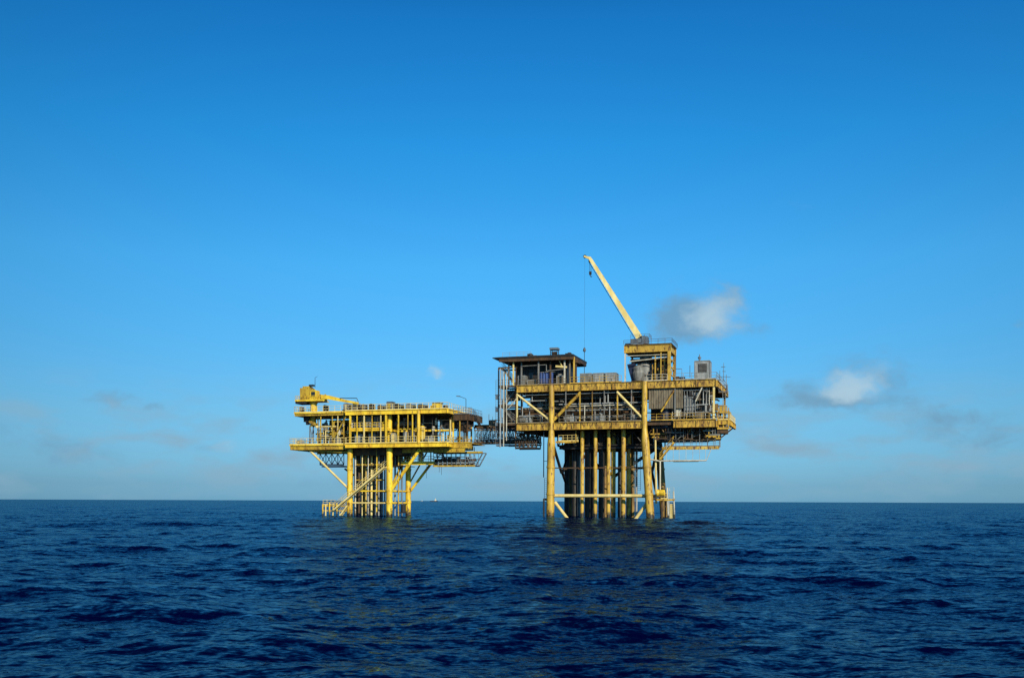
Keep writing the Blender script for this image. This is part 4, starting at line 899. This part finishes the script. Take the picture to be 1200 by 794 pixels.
# ================================================================== BRIDGE
pA = FL.world((S1+1.5, 8.5, 0)); pB = FR.world((2.6, 5.2, 0))
angB = math.atan2(pB.y-pA.y, pB.x-pA.x); FB = Frame((pA.x,pA.y), angB); LB = (pB-pA).length
zfl = FB.z_(565,518.5,0); ztp = FB.z_(565,500.5,0)
B = thing(FB,'footbridge','brown lattice footbridge joining the two platforms','bridge',(LB/2,1.2,zfl))
for d in (0,2.4):
    for z in (zfl,ztp): obj('chord', MB().bar((0,d,z),(LB,d,z),.26,.32), BROWN, B)
    m = MB(); n = 14
    for i in range(n+1):
        s = .1+(LB-.2)*i/n; m.tube((s,d,zfl),(s,d,ztp),.06,n=6)
        if i<n:
            e = .1+(LB-.2)*(i+1)/n; m.tube((s,d,zfl),(e,d,ztp),.06,n=6); m.tube((s,d,ztp),(e,d,zfl),.06,n=6)
    obj('lattice', m, BLUEG if d==0 else DARK, B)
obj('floor', MB().box((0,.15,zfl-.05),(LB,2.25,zfl+.04)), GRATE, B)
obj('railing', MB().rail([(0,.3,zfl+.04),(LB,.3,zfl+.04)],sp=1.4), TAUPE, B)
m = MB()
for i in range(9): s = .1+(LB-.2)*i/8; m.bar((s,0,ztp),(s,2.4,ztp),.14); m.bar((s,0,zfl-.1),(s,2.4,zfl-.1),.14)
obj('cross_beam', m, BROWN, B)
obj('pipe', MB().tube((0,.6,ztp+.35),(LB,.6,ztp+.35),.18,n=10).tube((0,1.2,ztp+.3),(LB,1.2,ztp+.3),.13,n=10), BROWN, B)
obj('pipe', MB().tube((0,1.6,zfl+.5),(LB,1.6,zfl+.5),.15,n=10), DARK, B)
obj('cable_tray', MB().box((LB*.35,-.3,zfl-.65),(LB*.8,.9,zfl-.4)).box((LB*.4,-.2,zfl-.4),(LB*.44,0,zfl-.1)).box((LB*.7,-.2,zfl-.4),(LB*.74,0,zfl-.1)), BLUEG, B)
t = thing(FB,'bridge_cabinet','small pale box with aerial standing on top of the footbridge near the larger platform','cabinet',(FB.s_(578,.6),.6,ztp))
s = FB.s_(576,.6); obj('body', MB().box((s-.4,.3,ztp+.17),(s+.8,1.2,FB.z_(576,492,.6))), TAUPE, t); obj('aerial', MB().tube((s-.5,.6,ztp+.1),(s-.5,.6,FB.z_(572,485,.6)),.05,n=6).tube((s+.2,.6,ztp+1),(s+.2,.6,FB.z_(576,488,.6)),.04,n=6), BLUEG, t)

crg = random.Random(9)
for i in range(20):
    s = crg.uniform(0,LB); d = crg.uniform(.1,2.2); z = crg.choice((zfl-.5,zfl+.3,ztp+.3,zfl+.9,ztp-.5)); m = MB().tube((s,d,z),(min(s+crg.uniform(1.5,6),LB),d,z),crg.uniform(.06,.16),n=8).tube((s+.2,d,min(z,zfl)),(s+.2,d,max(z,zfl+.1)),.05,n=6); obj('pipe', m, crg.choice((BROWN,DARK,TAUPE,DARK,Y2d)), B)
for i in range(14):
    s = crg.uniform(S1+.3,FL.s_(548,2)); d = crg.uniform(1.7,4); z = crg.uniform(zz2+.3,zz-1.0); m = MB().tube((s,d,zz2),(s,d,z+.6),.08,n=6).box((s-.3,d,z),(s+crg.uniform(.3,1.2),d+.4,z+crg.uniform(.3,.8))); part('valve_box', m, crg.choice((BROWN,DARK,WHITE,Y1d,GREY,BROWN)))
# ================================================================== FAR VESSELS
def far_ship(px, Y, L, label, mat):
    X = (px-CX)/FPX*Y; F = Frame((X,Y), R(12)); t = thing(F,'far_ship',label,'ship')
    m = MB(); n = len(m.v); h = L*.13; w = L*.11
    prof = [(-L/2,.8),(-L*.45,1),(L*.3,1),(L*.42,.6),(L*.5,.02)]
    for s,k in prof: m.v += [(s,-w*k*.7,-1),(s,w*k*.7,-1),(s,-w*k,h+(.05*L if s>L*.35 else 0)),(s,w*k,h+(.05*L if s>L*.35 else 0))]
    for i in range(len(prof)-1):
        a = n+i*4; b = a+4; m.f += [(a,b,b+2,a+2),(a+1,a+3,b+3,b+1),(a+2,b+2,b+3,a+3),(a,a+1,b+1,b)]
    m.f += [(n,n+2,n+3,n+1),(n+16,n+17,n+19,n+18)]
    obj('hull', m, mat, t)
    obj('superstructure', MB().box((L*.08,-w*.8,h),(L*.32,w*.8,h+L*.14)).box((L*.12,-w*.6,h+L*.14),(L*.28,w*.6,h+L*.22)), WHITE, t)
    obj('mast', MB().tube((L*.2,0,h+L*.2),(L*.2,0,h+L*.38),L*.012,n=6).bar((L*.2-1,0,h+L*.33),(L*.2+1,0,h+L*.33),.3), CREAM, t)
    obj('derrick', MB().bar((-L*.2,0,h),(-L*.1,0,h+L*.2),.5), BLUEG, t)
far_ship(508.5, 3000, 22, 'tiny dark ship with pale upper works on the horizon between the two platforms', NAVY)
far_ship(494, 4500, 12, 'fainter tiny vessel on the horizon just right of the smaller platform', BLUEG)

# ================================================================== SEA
def make_sea():
    rs = np.random.RandomState(11)
    th = np.concatenate([np.linspace(-180,-34,60,endpoint=False), np.linspace(-34,34,1100,endpoint=False), np.linspace(34,180,60)])
    th = np.radians(th)
    rad = np.concatenate([[0.5,1.5,3,5,7,9,11], np.geomspace(12.5, 900, 900), np.geomspace(930, 60000, 60)])
    Tt, Rr = np.meshgrid(th, rad)
    X0 = Rr*np.sin(Tt); Y0 = Rr*np.cos(Tt)
    sp = np.gradient(rad)[:,None]*np.ones_like(Tt)
    sp = np.maximum(sp, Rr*np.radians(68/1100)*1.0)
    X = X0.copy(); Y = Y0.copy(); Z = np.zeros_like(X)
    nW = 190
    lam = np.exp(rs.uniform(np.log(.35), np.log(26), nW)); lam.sort()
    main = math.radians(-100)
    for k in range(nW):
        L = lam[k]; kk = 2*np.pi/L
        spread = 1.0 if L < 3 else (.75 if L < 9 else .45)
        a = main+rs.normal(0, spread); 
        steep = WS*(.95 if L < 3 else (.95 if L < 8 else .5))
        A = steep*L/(2*np.pi)*.0165
        dx, dy = math.cos(a), math.sin(a); ph = rs.uniform(0, 2*np.pi)
        att = np.clip((L/sp-2.0)/3.0, 0, 1)
        if att.max() <= 0: continue
        arg = kk*(dx*X0+dy*Y0)+ph
        c = np.cos(arg); s = np.sin(arg)
        # group envelope so crests come in short lengths
        env = .65+.7*np.sin(arg*.137+ph*3+ (dy*X0-dx*Y0)*kk*.31)
        Z += A*c*att*env; X -= .8*A*dx*s*att*env; Y -= .8*A*dy*s*att*env
    nr, nt = X.shape
    v = np.stack([X,Y,Z],-1).reshape(-1,3)
    i = np.arange(nr-1)[:,None]*nt; j = np.arange(nt-1)[None,:]
    a = (i+j).ravel(); f = np.stack([a, a+1, a+nt+1, a+nt],-1)
    me = bpy.data.meshes.new('sea'); me.vertices.add(len(v)); me.vertices.foreach_set('co', v.ravel().astype(np.float32))
    me.loops.add(f.size); me.loops.foreach_set('vertex_index', f.ravel().astype(np.int32))
    me.polygons.add(len(f)); me.polygons.foreach_set('loop_start', np.arange(0,f.size,4,dtype=np.int32)); me.polygons.foreach_set('loop_total', np.full(len(f),4,dtype=np.int32))
    me.polygons.foreach_set('use_smooth', np.ones(len(f),dtype=bool))
    me.update(calc_edges=True); me.validate()
    o = bpy.data.objects.new('sea', me); COL.objects.link(o); o['kind'] = 'structure'
    m, nt_, b = node_mat('sea_water'); N = nt_.nodes; L = nt_.links
    N.remove(b); df = N.new('ShaderNodeBsdfDiffuse'); df.inputs['Color'].default_value = (.0003, .0012, .024, 1)
    gl = N.new('ShaderNodeBsdfGlossy'); gl.inputs['Roughness'].default_value = .07; gl.inputs['Color'].default_value = (.40, .80, 1, 1)
    fr = N.new('ShaderNodeFresnel'); fr.inputs['IOR'].default_value = 1.333
    mr = N.new('ShaderNodeMapRange'); pw = N.new('ShaderNodeMath'); pw.operation = 'POWER'; pw.inputs[1].default_value = FPOW; L.new(fr.outputs[0], pw.inputs[0]); mr.inputs[4].default_value = REFL; mr.inputs[3].default_value = 0; 
    kk_ = N.new('ShaderNodeMath'); kk_.operation = 'MULTIPLY_ADD'; kk_.inputs[1].default_value = 3.2; kk_.inputs[2].default_value = 1.0; L.new(pw.outputs[0], kk_.inputs[0])
    dv_ = N.new('ShaderNodeMath'); dv_.operation = 'DIVIDE'; L.new(pw.outputs[0], dv_.inputs[0]); L.new(kk_.outputs[0], dv_.inputs[1]); L.new(dv_.outputs[0], mr.inputs[0])
    mxs = N.new('ShaderNodeMixShader'); L.new(mr.outputs[0], mxs.inputs[0]); L.new(df.outputs[0], mxs.inputs[1]); L.new(gl.outputs[0], mxs.inputs[2])
    L.new(mxs.outputs[0], N['Material Output'].inputs['Surface'])
    geo = N.new('ShaderNodeNewGeometry')
    def slopes(scale, amt, detail, stretch=(1,1,1)):
        mp = N.new('ShaderNodeMapping'); mp.inputs['Scale'].default_value = stretch; L.new(geo.outputs['Position'], mp.inputs[0])
        n = N.new('ShaderNodeTexNoise'); n.inputs['Scale'].default_value = scale; n.inputs['Detail'].default_value = detail; n.inputs['Roughness'].default_value = .6
        L.new(mp.outputs[0], n.inputs['Vector'])
        a = N.new('ShaderNodeVectorMath'); a.operation = 'SUBTRACT'; a.inputs[1].default_value = (.5,.5,.5); L.new(n.outputs['Color'], a.inputs[0])
        c = N.new('ShaderNodeVectorMath'); c.operation = 'MULTIPLY'; c.inputs[1].default_value = (amt*.65,amt,0); L.new(a.outputs[0], c.inputs[0])
        return c.outputs[0]
    def add(a, c):
        q = N.new('ShaderNodeVectorMath'); q.operation = 'ADD'; L.new(a, q.inputs[0]); L.new(c, q.inputs[1]); return q.outputs[0]
    v_ = add(slopes(2.6, SL1, 6, (.55,1,1)), slopes(.22, SL2, 3, (.45,1,1)))
    # gust patches: the fine ripple comes and goes over tens of metres
    v_ = add(v_, slopes(9.0, SL3, 2, (.7,1,1)))
    # at a grazing view one mostly sees the wave faces that lean towards the eye
    ih = N.new('ShaderNodeVectorMath'); ih.operation = 'MULTIPLY'; ih.inputs[1].default_value = (LEAN,LEAN,0); L.new(geo.outputs['Incoming'], ih.inputs[0])
    v_ = add(add(v_, ih.outputs[0]), geo.outputs['Normal'])
    nn = N.new('ShaderNodeVectorMath'); nn.operation = 'NORMALIZE'; L.new(v_, nn.inputs[0]); 
    for x in (df,gl,fr): L.new(nn.outputs[0], x.inputs['Normal'])
    me.materials.append(m)
    return o
WS = 1.0; SL1 = .95; SL2 = .08; SL3 = .55; REFL = 1.9; LEAN = .03; FPOW = 2.1
make_sea()

# ================================================================== LIGHT, SKY
SUN_AZ = 25.0; SUN_EL = 25.0      # degrees; azimuth measured from straight behind the camera towards the right
sd = bpy.data.lights.new('sun','SUN'); sd.energy = 5.0; sd.angle = R(.5); sd.color = (1,.90,.70)
so = bpy.data.objects.new('sun', sd); COL.objects.link(so)
dirv = Vector((math.sin(R(SUN_AZ))*math.cos(R(SUN_EL)), -math.cos(R(SUN_AZ))*math.cos(R(SUN_EL)), math.sin(R(SUN_EL))))
so.rotation_euler = dirv.to_track_quat('Z','Y').to_euler()

w = bpy.data.worlds.new('World'); scene.world = w; w.use_nodes = True
NT = w.node_tree; N = NT.nodes; L = NT.links; N.clear()
out = N.new('ShaderNodeOutputWorld'); bg = N.new('ShaderNodeBackground'); bg.inputs['Strength'].default_value = .096
L.new(bg.outputs[0], out.inputs[0])
sky = N.new('ShaderNodeTexSky'); sky.sky_type = 'NISHITA'; sky.sun_disc = False
sky.sun_elevation = R(SUN_EL); sky.sun_rotation = math.atan2(dirv.x, dirv.y); sky.altitude = 0; sky.air_density = 1; sky.dust_density = .6; sky.ozone_density = 2.5
tc = N.new('ShaderNodeTexCoord'); sx = N.new('ShaderNodeSeparateXYZ'); L.new(tc.outputs['Generated'], sx.inputs[0])
def M(op, a, b=None, c=None, clamp=False):
    n = N.new('ShaderNodeMath'); n.operation = op; n.use_clamp = clamp
    for i, x in enumerate((a,b,c)):
        if x is None: continue
        if isinstance(x,(int,float)): n.inputs[i].default_value = x
        else: L.new(x, n.inputs[i])
    return n.outputs[0]
def mixc(f, a, b):
    n = N.new('ShaderNodeMix'); n.data_type = 'RGBA'
    for i,x in ((0,f),(6,a),(7,b)):
        if isinstance(x,tuple): n.inputs[i].default_value = (*x,1)
        elif isinstance(x,(int,float)): n.inputs[i].default_value = x
        else: L.new(x, n.inputs[i])
    return n.outputs[2]
# grading of the clear sky with height (sin of elevation)
ramp = N.new('ShaderNodeValToRGB'); L.new(sx.outputs['Z'], ramp.inputs[0])
RAMP = [(0.0,(1,1,1)),(1.0,(1,1,1))]
#RAMP-BEGIN
RAMP = [(0.0, (0.315, 0.74, 1.40)), (0.0163, (0.283, 0.62, 1.16)), (0.0825, (0.335, 0.72, 1.05)), (0.1475, (0.2935, 0.8306, 1.1654)), (0.2261, (0.2571, 0.9623, 1.3235)), (0.3359, (0.1193, 0.9139, 1.3798)), (0.4335, (0.0687, 0.7554, 1.281)), (0.55, (0.035, 0.32, 0.62)), (0.75, (0.014, 0.13, 0.31)), (1.0, (0.01, 0.10, 0.25))]
#RAMP-END
el = ramp.color_ramp.elements
while len(el) > 2: el.remove(el[-1])
el[0].position = RAMP[0][0]; el[0].color = (*RAMP[0][1],1); el[1].position = RAMP[-1][0]; el[1].color = (*RAMP[-1][1],1)
for p,c in RAMP[1:-1]: e = el.new(p); e.color = (*c,1)
fx = M('MAXIMUM', M('ADD', M('ADD', M('MULTIPLY', sx.outputs['X'], .38), M('MULTIPLY', M('MULTIPLY', sx.outputs['X'], sx.outputs['X']), -.7)), 1.18), .8)
mul = N.new('ShaderNodeVectorMath'); mul.operation = 'MULTIPLY'; L.new(sky.outputs[0], mul.inputs[0]); L.new(ramp.outputs[0], mul.inputs[1])
mu2 = N.new('ShaderNodeVectorMath'); mu2.operation = 'SCALE'; L.new(mul.outputs[0], mu2.inputs[0]); L.new(fx, mu2.inputs['Scale'])
clear = mu2.outputs[0]
# clouds: soft cumulus puffs far off, placed by bearing and height
yy = M('MAXIMUM', sx.outputs['Y'], .02); az = M('DIVIDE', sx.outputs['X'], yy); ev = M('DIVIDE', sx.outputs['Z'], yy); front = M('GREATER_THAN', sx.outputs['Y'], .05)
nz = N.new('ShaderNodeTexNoise'); nz.inputs['Scale'].default_value = 20; nz.inputs['Detail'].default_value = 7; nz.inputs['Roughness'].default_value = .62; nz.inputs['Distortion'].default_value = .4
mp = N.new('ShaderNodeMapping'); mp.inputs['Scale'].default_value = (1,1,1.5); L.new(tc.outputs['Generated'], mp.inputs[0]); L.new(mp.outputs[0], nz.inputs['Vector'])
nzs = N.new('ShaderNodeTexNoise'); nzs.inputs['Scale'].default_value = 60; nzs.inputs['Detail'].default_value = 5; L.new(mp.outputs[0], nzs.inputs['Vector'])
spn = N.new('ShaderNodeSeparateColor'); L.new(nzs.outputs['Color'], spn.inputs[0])
azd = M('ADD', az, M('MULTIPLY', M('SUBTRACT', spn.outputs[0], .5), .028)); evd = M('ADD', ev, M('MULTIPLY', M('SUBTRACT', spn.outputs[1], .5), .02))
def blobs(lst):
    tot = None; BA = 1.0
    for (px,py,rx,ry,amp) in lst:
        a0 = (px-CX)/FPX; e0 = -(py-(HY+ROLL*(px-CX)))/FPX
        q1 = M('MULTIPLY', M('SUBTRACT', azd, a0), FPX/(rx*1.0)); q2 = M('MULTIPLY', M('SUBTRACT', evd, e0), FPX/(ry*1.0))
        g = M('EXPONENT', M('MULTIPLY', M('ADD', M('MULTIPLY', q1, q1), M('MULTIPLY', q2, q2)), -1.0)); g = M('MULTIPLY', g, amp*1.35)
        tot = g if tot is None else M('ADD', tot, g)
    return M('MULTIPLY', tot, front)
white = blobs([(838,362,30,26,.75),(826,380,22,16,.5),(1002,450,30,18,.85),(985,462,28,12,.5),(1035,428,16,10,.35),(895,507,20,15,.4),(512,436,8,8,.6),(270,525,26,9,.25),(130,468,20,7,.2),(1192,381,8,5,.25),(1110,453,16,5,.15),(935,235,40,20,.08)])
grey = blobs([(800,362,34,28,.50),(805,385,46,18,.45),(850,350,26,22,.35),(1010,432,50,20,.3),(975,470,70,11,.55),(935,455,30,14,.2),(1060,445,28,20,.16),(1120,490,70,12,.30),(1160,515,70,16,.32),(1010,510,50,10,.18),(130,466,32,8,.30),(178,476,12,5,.22),(20,510,60,26,.16),(90,535,80,20,.16),(260,527,70,12,.12),(400,560,200,14,.12),(700,556,120,12,.12),(1192,379,14,8,.3),(885,385,20,14,.15),(505,470,40,10,.10),(1100,555,160,16,.15)])
nf = N.new('ShaderNodeMapRange'); nf.inputs[1].default_value = .36; nf.inputs[2].default_value = .66; L.new(nz.outputs['Fac'], nf.inputs[0])
nfo = M('ADD', M('MULTIPLY', nf.outputs[0], .65), .30)
def puff(field, lo, hi, k, top):
    t = M('ADD', field, M('MULTIPLY', M('MULTIPLY', M('SUBTRACT', nz.outputs['Fac'], .5), k), M('MULTIPLY', field, 5.0, clamp=True)))
    r_ = N.new('ShaderNodeMapRange'); r_.interpolation_type = 'SMOOTHSTEP'; r_.inputs[1].default_value = lo; r_.inputs[2].default_value = hi; r_.inputs[4].default_value = top
    L.new(t, r_.inputs[0]); return r_.outputs[0]
wm = puff(white, .10, 1.55, 2.0, .9); gm = puff(grey, .06, .85, 1.5, .8)
# thin broken cloud in the low haze
lowb = M('MULTIPLY', M('EXPONENT', M('MULTIPLY', M('POWER', M('DIVIDE', M('SUBTRACT', ev, .05), .05), 2.0), -1)), M('MULTIPLY', front, .9))
mp2 = N.new('ShaderNodeMapping'); mp2.inputs['Scale'].default_value = (1,1,3.2); L.new(tc.outputs['Generated'], mp2.inputs[0])
nl = N.new('ShaderNodeTexNoise'); nl.inputs['Scale'].default_value = 17; nl.inputs['Detail'].default_value = 6; L.new(mp2.outputs[0], nl.inputs['Vector'])
nlr = N.new('ShaderNodeMapRange'); nlr.inputs[1].default_value = .45; nlr.inputs[2].default_value = .70; L.new(nl.outputs['Fac'], nlr.inputs[0])
lm = M('MULTIPLY', lowb, nlr.outputs[0], clamp=True)
K = 10.0
CG = (.175*K,.34*K,.49*K); CW = (.44*K,.62*K,.74*K)
c = mixc(lm, clear, (.26*K,.44*K,.58*K)); c = mixc(gm, c, CG); c = mixc(wm, c, CW)
L.new(c, bg.inputs['Color'])

vs = scene.view_settings; vs.view_transform = 'Standard'; vs.look = 'None'; vs.gamma = 1; vs.use_curve_mapping = False; vs.exposure = 0
scene.render.engine = 'CYCLES'
